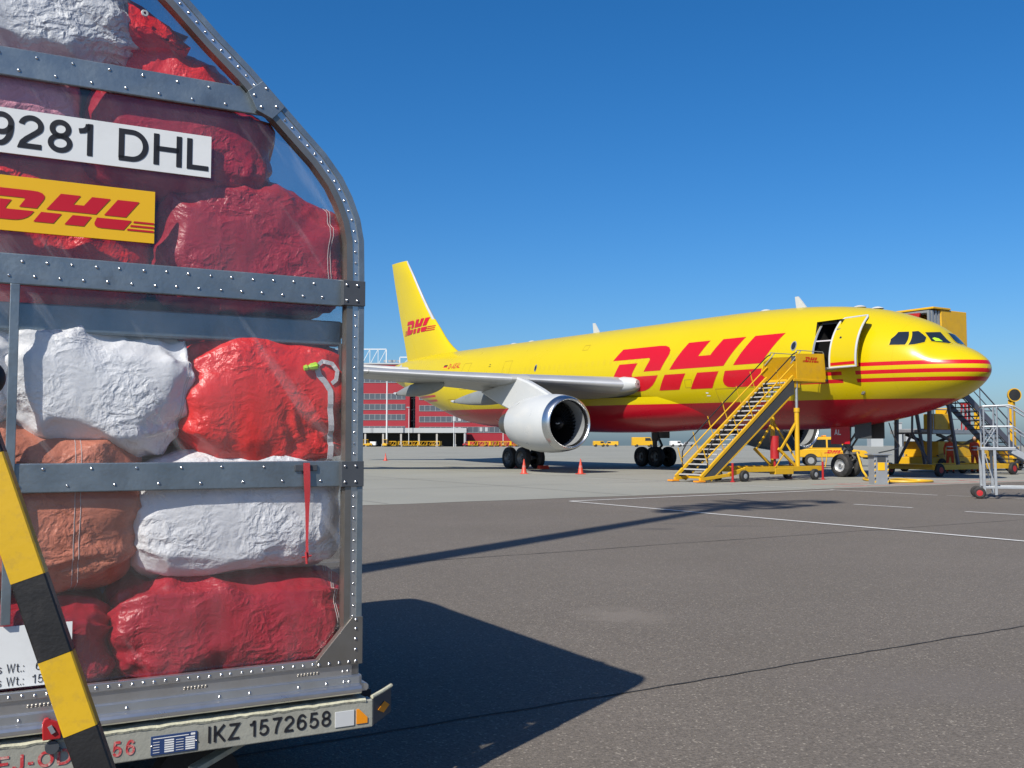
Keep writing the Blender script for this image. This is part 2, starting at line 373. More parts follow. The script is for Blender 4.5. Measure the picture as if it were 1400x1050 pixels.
def sack_mat(name, col, rough=0.36, fine=0.85):
    """woven plastic sheet with fine crumpling"""
    m = bpy.data.materials.new(name); m.use_nodes = True
    t = m.node_tree; n = t.nodes; b = n['Principled BSDF']; L = t.links.new
    tc = n.new('ShaderNodeTexCoord')
    nz = n.new('ShaderNodeTexNoise'); nz.inputs['Scale'].default_value = 5; nz.inputs['Detail'].default_value = 8
    L(tc.outputs['Object'], nz.inputs['Vector'])
    mx = n.new('ShaderNodeMix'); mx.data_type = 'RGBA'
    mx.inputs['A'].default_value = (*[c*0.80 for c in col], 1); mx.inputs['B'].default_value = (*[min(1, c*1.15+0.01) for c in col], 1)
    L(nz.outputs['Fac'], mx.inputs['Factor']); L(mx.outputs['Result'], b.inputs['Base Color'])
    mr = n.new('ShaderNodeMapRange'); mr.inputs['To Min'].default_value = rough-0.1; mr.inputs['To Max'].default_value = rough+0.12
    L(nz.outputs['Fac'], mr.inputs['Value']); L(mr.outputs['Result'], b.inputs['Roughness'])
    b.inputs['Specular IOR Level'].default_value = 0.42
    # fine crinkle: stretched noise folded into creases, plus a faint weave
    wz = n.new('ShaderNodeTexNoise'); wz.inputs['Scale'].default_value = 9; wz.inputs['Detail'].default_value = 4
    L(tc.outputs['Object'], wz.inputs['Vector'])
    ad = n.new('ShaderNodeVectorMath'); ad.operation = 'MULTIPLY_ADD'; ad.inputs[1].default_value = (0.16, 0.16, 0.16)
    L(wz.outputs['Color'], ad.inputs[0]); L(tc.outputs['Object'], ad.inputs[2])
    mk = n.new('ShaderNodeTexNoise'); mk.inputs['Scale'].default_value = 4.5; mk.inputs['Detail'].default_value = 3; L(tc.outputs['Object'], mk.inputs['Vector'])
    mm = n.new('ShaderNodeMapRange'); mm.inputs['From Min'].default_value = 0.38; mm.inputs['From Max'].default_value = 0.62; mm.inputs['To Min'].default_value = 0.15; mm.inputs['To Max'].default_value = 1.0; L(mk.outputs['Fac'], mm.inputs['Value'])
    prev = None
    for (sx, sy, sz, st_, ds) in ((15, 15, 24, 0.42, 0.030), (46, 40, 34, 0.34, 0.010)):
        mp = n.new('ShaderNodeMapping'); mp.inputs['Scale'].default_value = (sx, sy, sz); mp.inputs['Rotation'].default_value = (0.3, 0.5, 0.2)
        L(ad.outputs[0], mp.inputs['Vector'])
        vz = n.new('ShaderNodeTexVoronoi'); vz.feature = 'F1'; vz.inputs['Scale'].default_value = 1.0; vz.inputs['Detail'].default_value = 1.0
        L(mp.outputs[0], vz.inputs['Vector'])
        bp = n.new('ShaderNodeBump'); bp.inputs['Distance'].default_value = ds
        sm = n.new('ShaderNodeMath'); sm.operation = 'MULTIPLY'; sm.inputs[1].default_value = st_*fine; L(mm.outputs['Result'], sm.inputs[0]); L(sm.outputs[0], bp.inputs['Strength'])
        L(vz.outputs['Distance'], bp.inputs['Height'])
        if prev: L(prev.outputs['Normal'], bp.inputs['Normal'])
        prev = bp
    wv = n.new('ShaderNodeTexNoise'); wv.inputs['Scale'].default_value = 120; wv.inputs['Detail'].default_value = 2; L(tc.outputs['Object'], wv.inputs['Vector'])
    b3 = n.new('ShaderNodeBump'); b3.inputs['Strength'].default_value = 0.22*fine; b3.inputs['Distance'].default_value = 0.003; L(wv.outputs['Fac'], b3.inputs['Height']); L(prev.outputs['Normal'], b3.inputs['Normal']); prev = b3
    L(prev.outputs['Normal'], b.inputs['Normal'])
    return m
M['sack_red'] = sack_mat('red_sack', (0.64, 0.012, 0.010), 0.36)
M['sack_crimson'] = sack_mat('crimson_sack', (0.34, 0.010, 0.024), 0.38)
M['sack_dark'] = sack_mat('dark_red_sack', (0.31, 0.012, 0.024), 0.38)
M['sack_white'] = sack_mat('white_sack', (0.70, 0.69, 0.71), 0.50)
M['sack_grey'] = sack_mat('grey_white_sack', (0.60, 0.60, 0.62), 0.42, 1.3)
M['sack_pink'] = sack_mat('faded_pink_sack', (0.56, 0.22, 0.28), 0.45)
M['sack_salmon'] = sack_mat('brown_orange_sack', (0.50, 0.16, 0.095), 0.45)

def ground_mat(name, c0, c1, speck, speck_amt, big=0.12, rough=0.85, bump=0.5, fine=90, xy=None):
    m = bpy.data.materials.new(name); m.use_nodes = True
    t = m.node_tree; n = t.nodes; b = n['Principled BSDF']; L = t.links.new
    tc = n.new('ShaderNodeTexCoord')
    big_n = n.new('ShaderNodeTexNoise'); big_n.inputs['Scale'].default_value = big; big_n.inputs['Detail'].default_value = 9; big_n.inputs['Roughness'].default_value = 0.62
    L(tc.outputs['Object'], big_n.inputs['Vector'])
    mx = n.new('ShaderNodeMix'); mx.data_type = 'RGBA'; mx.inputs['A'].default_value = (*c0, 1); mx.inputs['B'].default_value = (*c1, 1)
    rp = n.new('ShaderNodeMapRange'); rp.inputs['From Min'].default_value = 0.3; rp.inputs['From Max'].default_value = 0.7
    L(big_n.outputs['Fac'], rp.inputs['Value']); L(rp.outputs['Result'], mx.inputs['Factor'])
    vo = n.new('ShaderNodeTexVoronoi'); vo.inputs['Scale'].default_value = fine
    L(tc.outputs['Object'], vo.inputs['Vector'])
    sp = n.new('ShaderNodeSeparateColor'); L(vo.outputs['Color'], sp.inputs['Color'])
    m2 = n.new('ShaderNodeMix'); m2.data_type = 'RGBA'; m2.blend_type = 'MULTIPLY'; m2.inputs['Factor'].default_value = 1
    cr = n.new('ShaderNodeMapRange'); cr.inputs['To Min'].default_value = 1-speck_amt; cr.inputs['To Max'].default_value = 1+speck_amt
    L(sp.outputs['Red'], cr.inputs['Value'])
    L(mx.outputs['Result'], m2.inputs['A']); L(cr.outputs['Result'], m2.inputs['B'])
    # a few pale stones
    cp = n.new('ShaderNodeMath'); cp.operation = 'GREATER_THAN'; cp.inputs[1].default_value = 0.965
    L(sp.outputs['Green'], cp.inputs[0])
    m3 = n.new('ShaderNodeMix'); m3.data_type = 'RGBA'; m3.inputs['B'].default_value = (*speck, 1)
    ml = n.new('ShaderNodeMath'); ml.operation = 'MULTIPLY'; ml.inputs[1].default_value = 0.7
    L(cp.outputs[0], ml.inputs[0]); L(ml.outputs[0], m3.inputs['Factor']); L(m2.outputs['Result'], m3.inputs['A'])
    out = m3.outputs['Result']
    for (cx, cy, rx, ry, col, amt) in (xy or ()):      # worn or oily places with ragged outlines
        mp = n.new('ShaderNodeMapping'); mp.vector_type = 'TEXTURE'; mp.inputs['Location'].default_value = (cx, cy, 0); mp.inputs['Scale'].default_value = (rx, ry, 1)
        L(tc.outputs['Object'], mp.inputs['Vector'])
        ln = n.new('ShaderNodeVectorMath'); ln.operation = 'LENGTH'; L(mp.outputs[0], ln.inputs[0])
        nn = n.new('ShaderNodeTexNoise'); nn.inputs['Scale'].default_value = 2.2/rx; nn.inputs['Detail'].default_value = 8; nn.inputs['Roughness'].default_value = 0.65; L(tc.outputs['Object'], nn.inputs['Vector'])
        ad = n.new('ShaderNodeMath'); ad.operation = 'MULTIPLY_ADD'; ad.inputs[1].default_value = 1.5; L(nn.outputs['Fac'], ad.inputs[0]); L(ln.outputs['Value'], ad.inputs[2])
        rr = n.new('ShaderNodeMapRange'); rr.interpolation_type = 'SMOOTHSTEP'; rr.inputs['From Min'].default_value = 0.9; rr.inputs['From Max'].default_value = 1.7; rr.inputs['To Min'].default_value = amt; rr.inputs['To Max'].default_value = 0.0
        L(ad.outputs[0], rr.inputs['Value'])
        mm = n.new('ShaderNodeMix'); mm.data_type = 'RGBA'; mm.inputs['B'].default_value = (*col, 1); L(rr.outputs['Result'], mm.inputs['Factor']); L(out, mm.inputs['A']); out = mm.outputs['Result']
    L(out, b.inputs['Base Color'])
    b.inputs['Roughness'].default_value = rough
    b.inputs['Specular IOR Level'].default_value = 0.3
    bp = n.new('ShaderNodeBump'); bp.inputs['Strength'].default_value = bump; bp.inputs['Distance'].default_value = 0.006
    L(vo.outputs['Distance'], bp.inputs['Height']); L(bp.outputs['Normal'], b.inputs['Normal'])
    return m
M['asphalt'] = ground_mat('asphalt', (0.098, 0.086, 0.073), (0.117, 0.103, 0.089), (0.25, 0.225, 0.19), 0.26, 0.25, xy=((0.95, 8.7, 0.6, 0.6, (0.150, 0.132, 0.115), 0.7), (2.5, 17.3, 0.6, 0.35, (0.07, 0.063, 0.058), 0.8), (4.05, 17.9, 0.9, 0.16, (0.07, 0.063, 0.058), 0.8), (3.0, 18.4, 0.5, 0.16, (0.072, 0.066, 0.06), 0.8), (6.3, 17.0, 0.4, 0.15, (0.072, 0.066, 0.06), 0.7), (2.6, 6.2, 1.3, 0.7, (0.108, 0.096, 0.088), 0.5)))
M['concrete'] = ground_mat('apron_concrete', (0.188, 0.191, 0.168), (0.240, 0.242, 0.214), (0.26, 0.26, 0.23), 0.05, 0.08, 0.8, 0.2, 60)

# ------------------------------------------------------------------ apron frame: x aft of the aircraft nose, y to starboard, z up
TH = R(58.5)
NG = Vector((14.45, 43.02, 0))
FW = Vector((math.cos(TH), -math.sin(TH), 0)); SB = Vector((-math.sin(TH), -math.cos(TH), 0))
def A(x, y, z=0.0): return NG+FW*(6.67-x)+SB*y+Vector((0, 0, z))
def ac_root(name, x0, y0, label, cat, group=None):
    o = empty(name, A(x0, y0), -TH, label, cat, group)
    def xf(p): return Vector((-(p[0]-x0), -(p[1]-y0), p[2]))
    return o, xf

# ------------------------------------------------------------------ ground
g = MB(); g.add([(-600,-300,0),(600,-300,0),(600,425,0),(-600,425,0)], [(0,1,2,3)])
ground = tag(g.build('ground', M['asphalt']), 'dark grey asphalt apron in the foreground', 'ground', kind='structure')
g = MB(); p, q = A(-0.4, 620), A(-0.4, -620)
n = 60; edge = []
pts = [A(-0.4+0.05*math.sin(k*1.7)+0.03*math.sin(k*0.6), 40-k*0.9) for k in range(n)]
near = [(p.x, p.y, 0.005)]+[(v.x, v.y, 0.005) for v in pts]+[(q.x, q.y, 0.005)]
g.add(near+[(q.x, 425, 0.005), (p.x, 425, 0.005)], [tuple(range(len(near)+2))])
apron = tag(g.build('concrete_apron', M['concrete']), 'pale concrete apron under the aircraft', 'apron', kind='structure')
g = MB(); g.add([(-3500,425,0.0),(3500,425,0.0),(3500,900,-5),(-3500,900,-5),(-3500,4500,-60),(3500,4500,-60)], [(0,1,2,3),(3,2,5,4)])
tag(g.build('grass_field', M['grass']), 'grass beyond the far edge of the apron', 'field', kind='structure')

def strip(m, p, q, w, z=0.009):
    p, q = Vector((p[0], p[1], 0)), Vector((q[0], q[1], 0))
    d = (q-p).normalized(); s = Vector((-d.y, d.x, 0))*w/2
    m.add([(*(p-s).xy, z), (*(p+s).xy, z), (*(q+s).xy, z), (*(q-s).xy, z)], [(0,3,2,1)])
def marking(name, segs, w, mt, label, z=0.009):
    m = MB()
    for (x0, y0, x1, y1) in segs: strip(m, A(x0, y0), A(x1, y1), w, z)
    return tag(m.build(name, mt), label, 'marking', kind='structure')
marking('painted_line', [(-1.62, 20.3, -1.1, 9.8)], 0.13, M['line_white'], 'thin white line along the edge of the concrete')
marking('painted_line', [(-1.66, 20.32, -34, 20.25)], 0.12, M['line_white'], 'long white line crossing the asphalt towards the right', 0.010)
marking('painted_line', [(-0.95, 9.87, -4.75, 9.87)], 0.11, M['line_white'], 'short white line below the nose wheel', 0.011)
marking('painted_line', [(-4.9, 9.7, -9, 9.4)], 0.05, M['line_white'], 'faint thin white line running to the grey steps', 0.009)
for a, b in ((-6.26, -7.82), (-9.2, -10.8), (-12.4, -14.0)):
    marking('painted_dash', [(a, 15.2, b, 15.1)], 0.11, M['line_white'], 'white dash on the asphalt right of the long line')
marking('painted_line', [(12, 10.4, -0.3, 9.6)], 0.07, M['line_white'], 'thin pale line on the concrete beside the stairs')
marking('painted_line', [(0.3, 8.2, 0.2, -3.0), (1.9, 7.5, 1.8, -2.5), (0.3, 6.5, 1.9, 6.3), (0.3, 2.2, 1.8, 3.4), (0.3, 3.8, 1.8, 4.6), (0.3, 0.2, 1.8, -0.6)], 0.16, M['line_red'], 'faded red lines round the power pillar')
# slab joints of the concrete
m = MB()
for k in range(0, 30):
    x = 6.9+k*7.5; strip(m, A(x, 45), A(x, -150), 0.05+0.0016*k, 0.0085)
for k in range(-10, 6):
    y = 2.2+k*7.5; strip(m, A(-0.2, y), A(200, y), 0.05, 0.0085)
m.build('slab_joint', M['joint'], apron, kind='stuff')
# irregular tar seams in the asphalt
def seam(x, y0, y1, w, amp, seed):
    m = MB(); rnd = random.Random(seed); n = int(abs(y1-y0)/0.12); L = []
    for i in range(n+1):
        y = y0+(y1-y0)*i/n
        o = amp*(noise.noise(Vector((y*0.5, seed, 0)))*1.0+0.35*noise.noise(Vector((y*3.1, seed, 5)))+0.2*noise.noise(Vector((y*9, seed, 9))))
        ww = w*(0.6+0.8*abs(noise.noise(Vector((y*4, seed+3, 1)))))
        P = A(x+o, y); L.append(((P-FW*ww), (P+FW*ww)))
    vs = []; fs = []
    for a, b in L: vs += [(a.x, a.y, 0.004), (b.x, b.y, 0.004)]
    for i in range(n): fs.append((2*i, 2*i+1, 2*i+3, 2*i+2))
    m.add(vs, fs); m.build('tar_seam', M['seam'], ground)
seam(-17.65, 34, 12, 0.011, 0.05, 1)
seam(-11.12, 34, 2, 0.013, 0.05, 2)

# ------------------------------------------------------------------ freight container with clear walls
# local frame: x to the right along the face, y into the container, z up from the ground
CP = Vector((-0.604, 3.967, 0)); CA = R(28.54)
CM = Matrix.Translation(CP) @ Matrix.Rotation(CA, 4, 'Z')
W, LEN, ZB = 2.44, 3.18, 0.52
uld = empty('freight_container', CP, CA, 'clear sided aluminium freight container packed with mail sacks on the trailer', 'container')
outer = [(0.008, 0.66), (0.008, 2.16), (0.005, 2.31), (-0.012, 2.398), (-0.046, 2.484), (-0.087, 2.559), (-0.158, 2.647), (-0.233, 2.719), (-0.328, 2.812), (-0.453, 2.935), (-0.579, 3.046), (-0.694, 3.157), (-0.86, 3.31), (-0.96, 3.39), (-1.06, 3.44), (-1.22, 3.455)]
def offset_poly(pts, d):
    out = []
    for i, p in enumerate(pts):
        a = pts[max(0, i-1)]; b = pts[min(len(pts)-1, i+1)]
        t = Vector((b[0]-a[0], b[1]-a[1])).normalized()
        out.append((p[0]-t.y*d, p[1]+t.x*d))
    return out
def rail_strip(m, o1, o2, y0, y1, mirror=False):
    """solid strip between two polylines, front face y0, back face y1"""
    f = (lambda x: -W-x+0.0) if mirror else (lambda x: x)
    n = len(o1); vs = []; fs = []
    for (a, b) in zip(o1, o2):
        vs += [(f(a[0]), y0, a[1]), (f(b[0]), y0, b[1]), (f(b[0]), y1, b[1]), (f(a[0]), y1, a[1])]
    for i in range(n-1):
        k, l = 4*i, 4*i+4
        for j in range(4): fs.append((k+j, k+(j+1) % 4, l+(j+1) % 4, l+j))
    fs += [(0,1,2,3), (4*n-4, 4*n-1, 4*n-2, 4*n-3)]
    m.add(vs, fs)
def along(pts, step, start=0.02):
    out = []; s = start; acc = 0
    for a, b in zip(pts, pts[1:]):
        d = math.dist(a, b)
        while s <= acc+d:
            t = (s-acc)/d; out.append((a[0]+(b[0]-a[0])*t, a[1]+(b[1]-a[1])*t)); s += step
        acc += d
    return out
out_in = offset_poly(outer, 0.022); mid_in = offset_poly(outer, 0.048); inn = offset_poly(outer, 0.073)
for (yf, sgn, back) in ((0.0, -1, False), (LEN, 1, True)):
    for mir in (False, True):
        a = MB(); rail_strip(a, outer, out_in, yf-sgn*0.05, yf+sgn*0.006, mir)
        rail = a.build('corner_post', M['alu'], uld, True)
        a = MB(); rail_strip(a, out_in, mid_in, yf-sgn*0.03, yf+sgn*0.001, mir)
        a.build('rivet_channel', M['alu_bright'], rail, True)
        a = MB(); rail_strip(a, mid_in, inn, yf-sgn*0.05, yf+sgn*0.005, mir)
        a.build('inner_lip', M['steel'] if not back else M['alu'], rail, True)
        if not mir and not back:
            a = MB()
            for (x, z) in along(offset_poly(outer, 0.035), 0.0425, 0.03):
                if min(abs(z-c) for c in (2.09, 1.375)) > 0.07 and not (2.76 < z < 2.83): a.dome((x+random.uniform(-0.0015, 0.0015), yf-0.002, z+random.uniform(-0.003, 0.003)), (random.uniform(-0.2, 0.2), -1, random.uniform(-0.2, 0.2)), random.uniform(0.0048, 0.0058), 0.004)
            a.build('rivet_row', M['rivet'], rail, True, kind='stuff')
# cross beams of the face
beams = []
for (z0, z1, xl, xr, rows, st) in ((2.768, 2.87, -2.0, -0.39, (0.022, 0.078), 0.118), (2.043, 2.150, -2.37, -0.055, (0.03, 0.082), 0.0795), (1.325, 1.427, -2.37, -0.055, (0.024, 0.082), 0.152)):
    a = MB(); a.box((xl, 0.019, z0), (xr, 0.034, z1))
    if z0 > 2.7:      # right end cut to the slope of the contour
        a = MB(); a.prism([(xl, z0), (xr-0.005, z0), (xr-0.10, z1), (xl, z1)], lambda u, v, w: (u, w, v), 0.019, 0.034)
    b = a.build('cross_beam', M['alu'], uld, bevel=0.004)
    a = MB()
    x = xr-0.10; k = 0
    while x > -1.5:
        a.dome((x-(0.06 if z0 > 2.7 else 0)+random.uniform(-0.003, 0.003), 0.019, z0+rows[k % 2]+random.uniform(-0.002, 0.002)), (random.uniform(-0.2, 0.2), -1, random.uniform(-0.2, 0.2)), random.uniform(0.0054, 0.0066), 0.0044); x -= st/2; k += 1
    a.build('rivet_row', M['rivet'], b, True, kind='stuff')
# dark joint plates where beam and post meet
def plate(poly, mt, name, rv, y=-0.013, th=0.0345):
    a = MB(); a.prism(poly, lambda u, v, w: (u, w, v), y, y+th)
    o = a.build(name, mt, uld, bevel=0.0015)
    a = MB()
    for (x, z) in rv: a.dome((x, y, z), (0, -1, 0), 0.0066, 0.005)
    a.build('rivet_row', M['rivet'], o, True, kind='stuff')
for zc in (2.095, 1.375):
    plate([(-0.082, zc-0.05), (0.010, zc-0.05), (0.010, zc+0.05), (-0.082, zc+0.05)], M['steel_dark'], 'joint_plate', [(-0.068, zc-0.031), (-0.068, zc+0.031), (-0.024, zc-0.031), (-0.024, zc+0.031)])
plate([(-0.47, 2.845), (-0.435, 2.775), (-0.375, 2.75), (-0.325, 2.805), (-0.415, 2.893)], M['alu'], 'joint_plate', [(-0.445, 2.832), (-0.418, 2.79), (-0.40, 2.865), (-0.36, 2.80)])
plate([(-0.175, 0.655), (-0.175, 0.632), (0.011, 0.632), (0.011, 0.815), (-0.032, 0.815)], M['steel'], 'gusset_plate', [(-0.165, 0.645), (-0.125, 0.645), (-0.085, 0.645), (-0.046, 0.645), (-0.018, 0.645), (-0.018, 0.69), (-0.018, 0.73), (-0.018, 0.77), (-0.018, 0.805)])
# base: rivetted flange, web, rounded foot rail
a = MB(); a.box((-W, -0.010, 0.634), (-0.17, 0.02, 0.662)); fl = a.build('base_flange', M['alu_bright'], uld, bevel=0.002)
a = MB(); x = -0.19
while x > -1.5: a.dome((x+random.uniform(-0.003, 0.003), -0.010, 0.648+random.uniform(-0.0015, 0.0015)), (random.uniform(-0.2, 0.2), -1, random.uniform(-0.2, 0.2)), random.uniform(0.0054, 0.0066), 0.0044); x -= 0.0385
a.build('rivet_row', M['rivet'], fl, True, kind='stuff')
prof = [(0.03, 0.634), (0.0, 0.634), (0.0, 0.588), (-0.012, 0.586), (-0.014, 0.556), (-0.034, 0.552), (-0.042, 0.543), (-0.042, 0.530), (-0.034, 0.522), (0.03, 0.522)]
for nm, fn, w0, w1 in (('base_rail', lambda u, v, w: (w, u, v), -W, 0.0), ('base_rail', lambda u, v, w: (-u, w, v), 0.0, LEN), ('base_rail', lambda u, v, w: (w, LEN-u, v), -W, 0.0), ('base_rail', lambda u, v, w: (-W+u, w, v), 0.0, LEN)):
    a = MB(); a.prism(prof, fn, w0, w1); br = a.build(nm, M['alu_bright'], uld, True, 0.0012, 25)
    if w0 == -W and nm == 'base_rail' and fn(0, 0, 0)[1] == 0:
        a = MB()
        for x in (-0.045, -0.065, -0.135, -0.245, -0.43, -0.54, -0.86, -0.97, -1.2): a.dome((x, -0.014, 0.57), (0, -1, 0), 0.0062, 0.005)
        for x in (-0.045, -0.065): a.dome((x, 0.0, 0.608), (0, -1, 0), 0.005, 0.004)
        a.build('rivet_row', M['rivet'], br, True, kind='stuff')
        a = MB()
        for x in (-0.20, -0.62, -1.13):
            for k in range(7): a.dome((x+k*0.0125-0.04, 0.0, 0.61), (0, -1, 0), 0.0066, 0.0028)
        a.build('lashing_slot', M['steel'], br, True, kind='stuff')
a = MB(); a.box((-W+0.03, 0.03, 0.53), (-0.03, LEN-0.03, 0.56)); a.build('base_sheet', M['alu'], uld)
# inner shelf beam and centre strut
a = MB(); a.box((-2.36, 0.10, 1.892), (-0.05, 0.16, 1.992)); a.build('shelf_beam', M['alu'], uld, bevel=0.006)
a = MB(); a.box((-1.262, 0.010, 0.885), (-1.232, 0.033, 2.043)); a.build('centre_strut', M['alu'], uld, bevel=0.002)
a = MB(); a.box((-0.05, 0.12, 1.93), (-0.02, LEN-0.1, 1.99)); a.build('shelf_beam', M['alu'], uld, bevel=0.004)
a = MB(); a.bar((-0.05, 0.10, 1.90), (-0.05, 0.10, 1.62), 0.03, 0.02, (1, 0, 0)); a.build('shelf_bracket', M['steel_dark'], uld, bevel=0.003)
# clear walls in front, opaque dark panels added behind to block the sun
def wall_poly(ins):
    p = offset_poly(outer, ins); L = [(x, z) for x, z in p]; Rr = [(-W-x, z) for x, z in reversed(p)]
    return L+Rr[1:]
for y in (0.0345, LEN-0.044):
    a = MB()
    for z0, z1 in ((0.66, 1.37), (1.372, 2.09), (2.092, 3.5)):
        pl = [q for q in wall_poly(0.05)]
        xs = [(x, z) for x, z in pl if z0 < z < z1]
        if z1 > 3: poly = [(-0.045, z0)]+xs+[(-W+0.045, z0)]
        else: poly = [(-0.045, z0), (-0.045, z1), (-W+0.045, z1), (-W+0.045, z0)]
        b = MB(); b.prism(poly, lambda u, v, w: (u, w, v), y, y+0.003)
        b.build('clear_panel' if y < 1 else 'rear_shade_panel', M['clear'] if y < 1 else M['gse_dark'], uld)  # rear panel made opaque, its dark colour stands for the unlit inside
for mir in (False, True):
    po = offset_poly(outer, 0.012)[:-3]; pi = offset_poly(outer, 0.015)[:-3]
    b = MB(); rail_strip(b, po, pi, 0.145, 0.78, mir); b.build('clear_panel', M['clear'], uld, True)
    b = MB(); rail_strip(b, po, pi, 0.78, LEN-0.145, mir); b.build('side_panel', M['gse_dark'], uld, True)  # opaque panel added to block sun and keep the ground shadow solid
    for ya, yb in ((0.051, 0.145), (LEN-0.145, LEN-0.051)):
        b = MB(); rail_strip(b, offset_poly(outer, 0.003), offset_poly(outer, 0.010), ya, yb, mir); b.build('post_flange', M['steel'], uld, True)
b = MB(); po = outer[-4:]; tp = [(x, z) for x, z in po]+[(-W-x, z) for x, z in reversed(po[:-1])]
rail_strip(b, [(x, z-0.004) for x, z in tp], [(x, z-0.016) for x, z in tp], 0.06, LEN-0.06); b.build('roof_sheet', M['alu'], uld, True)
# labels stuck on the face
YL = 0.0305
def face(u, v): return (u, YL-0.0045, v)
def label_plate(name, x0, x1, z0, z1, mt):
    b = MB(); b.box((x0, YL-0.003, z0), (x1, YL+0.004, z1)); return b.build(name, mt, uld)
lab = label_plate('number_label', -1.62, -0.596, 2.499, 2.657, M['label_white'])
stencil('lettering', '9281', M['black'], lab, face, -1.345, -1.012, 2.524, 2.640, 0.078, 0.13)
stencil('lettering', 'DHL', M['black'], lab, face, -0.925, -0.606, 2.524, 2.640, 0.078, 0.16)
lab2 = label_plate('logo_label', -1.55, -0.795, 2.229, 2.421, M['label_yellow'])

# the slanted three letter logo, as polygons (u to the right, v up)
LOGO = [
 [(0,5.61),(0.59,6.2),(3.55,6.2),(4.05,6.17),(4.35,6.08),(4.52,5.92),(4.52,5.72),(4.42,5.55),(3.97,4.93),(2.67,4.93),(3.06,5.46),(3.08,5.54),(3.03,5.60),(2.92,5.61)],
 [(0.62,5.39),(2.13,5.39),(1.74,4.86),(1.71,4.77),(1.74,4.71),(1.85,4.70),(3.78,4.70),(3.55,4.42),(3.3,4.22),(2.95,4.06),(2.6,3.97),(2.2,3.94),(-0.42,3.94)],
 [(4.66,4.93),(5.73,6.2),(7.24,6.2),(6.68,5.49),(7.49,5.49),(8.10,6.2),(9.55,6.2),(8.44,4.93)],
 [(4.3,4.70),(5.83,4.70),(5.22,3.94),(3.73,3.94)], [(6.66,4.70),(8.11,4.70),(7.53,3.94),(6.04,3.94)],
 [(9.05,4.93),(10.11,6.2),(11.84,6.2),(10.78,4.93)],
 [(8.52,4.70),(11.25,4.70),(10.62,3.94),(8.85,3.94),(8.55,3.97),(8.37,4.08),(8.32,4.25),(8.40,4.45)]]
def logo_lines(left=2.2, right=2.2):
    L = []
    for z0, z1 in ((4.70, 4.56), (4.39, 4.25), (4.08, 3.94)):
        k = (z0-3.94)*0.8; j = (z1-3.94)*0.8
        if left: L.append([(-0.55-left+k, z0), (-0.7+k, z0), (-0.7+j, z1), (-0.55-left+j, z1)])
        if right: L.append([(10.85+k, z0), (10.85+right+k*0, z0), (10.85+right+j*0, z1), (10.85+j, z1)])
    return L
def flat_logo(name, mt, parent, fn, x0, width, z0, height, xf=None, left=2.2, right=2.2):
    polys = LOGO+logo_lines(left, right)
    us = [p[0] for q in polys for p in q]; a, b = min(us), max(us)
    m = MB(xf)
    for q in polys:
        m.add([fn(x0+(u-a)/(b-a)*width, z0+(v-3.94)/2.26*height) for u, v in q], [tuple(range(len(q)))])
    return m.build(name, mt, parent)
flat_logo('logo', M['red_print'], lab2, face, -1.475, 0.678, 2.268, 0.108)
lab3 = label_plate('weight_label', -1.6, -1.038, 0.671, 0.877, M['label_white'])
for z0 in (0.722, 0.678): stencil('lettering', 'Gross Wt.:', M['black'], lab3, face, -1.338, -1.186, z0, z0+0.030, 0.05, 0.12)
stencil('lettering', '680', M['black'], lab3, face, -1.150, -1.085, 0.723, 0.753, 0.05)
stencil('lettering', '15000', M['black'], lab3, face, -1.160, -1.055, 0.679, 0.709, 0.05)
# red pull strap hanging from the lower beam
st = MB(); st.box((-0.262, 0.011, 1.388), (-0.172, 0.019, 1.413)); so = st.build('strap_clamp', M['steel_dark'], uld, bevel=0.002)
st = MB(); w0 = 0.011
pts = [(-0.218, 0.006, 1.42), (-0.216, 0.004, 1.36), (-0.213, 0.008, 1.30), (-0.210, 0.016, 1.24), (-0.209, 0.018, 1.12), (-0.207, 0.020, 1.05)]
vs = []; fs = []
for i, p in enumerate(pts):
    ww = [0.012, 0.012, 0.0105, 0.007, 0.004, 0.005][i]
    vs += [(p[0]-ww, p[1], p[2]), (p[0]+ww, p[1]-0.004, p[2]), (p[0]+ww, p[1]-0.001, p[2]), (p[0]-ww, p[1]+0.003, p[2])]
for i in range(len(pts)-1):
    for j in range(4): fs.append((4*i+j, 4*i+(j+1) % 4, 4*i+4+(j+1) % 4, 4*i+4+j))
st.add(vs, fs); st.pipe([(-0.228, 0.018, 1.055), (-0.19, 0.018, 1.06)], 0.003); st.pipe([(-0.213, 0.016, 1.075), (-0.209, 0.014, 1.03)], 0.005)
st.build('pull_strap', M['strap_red'], so, True)

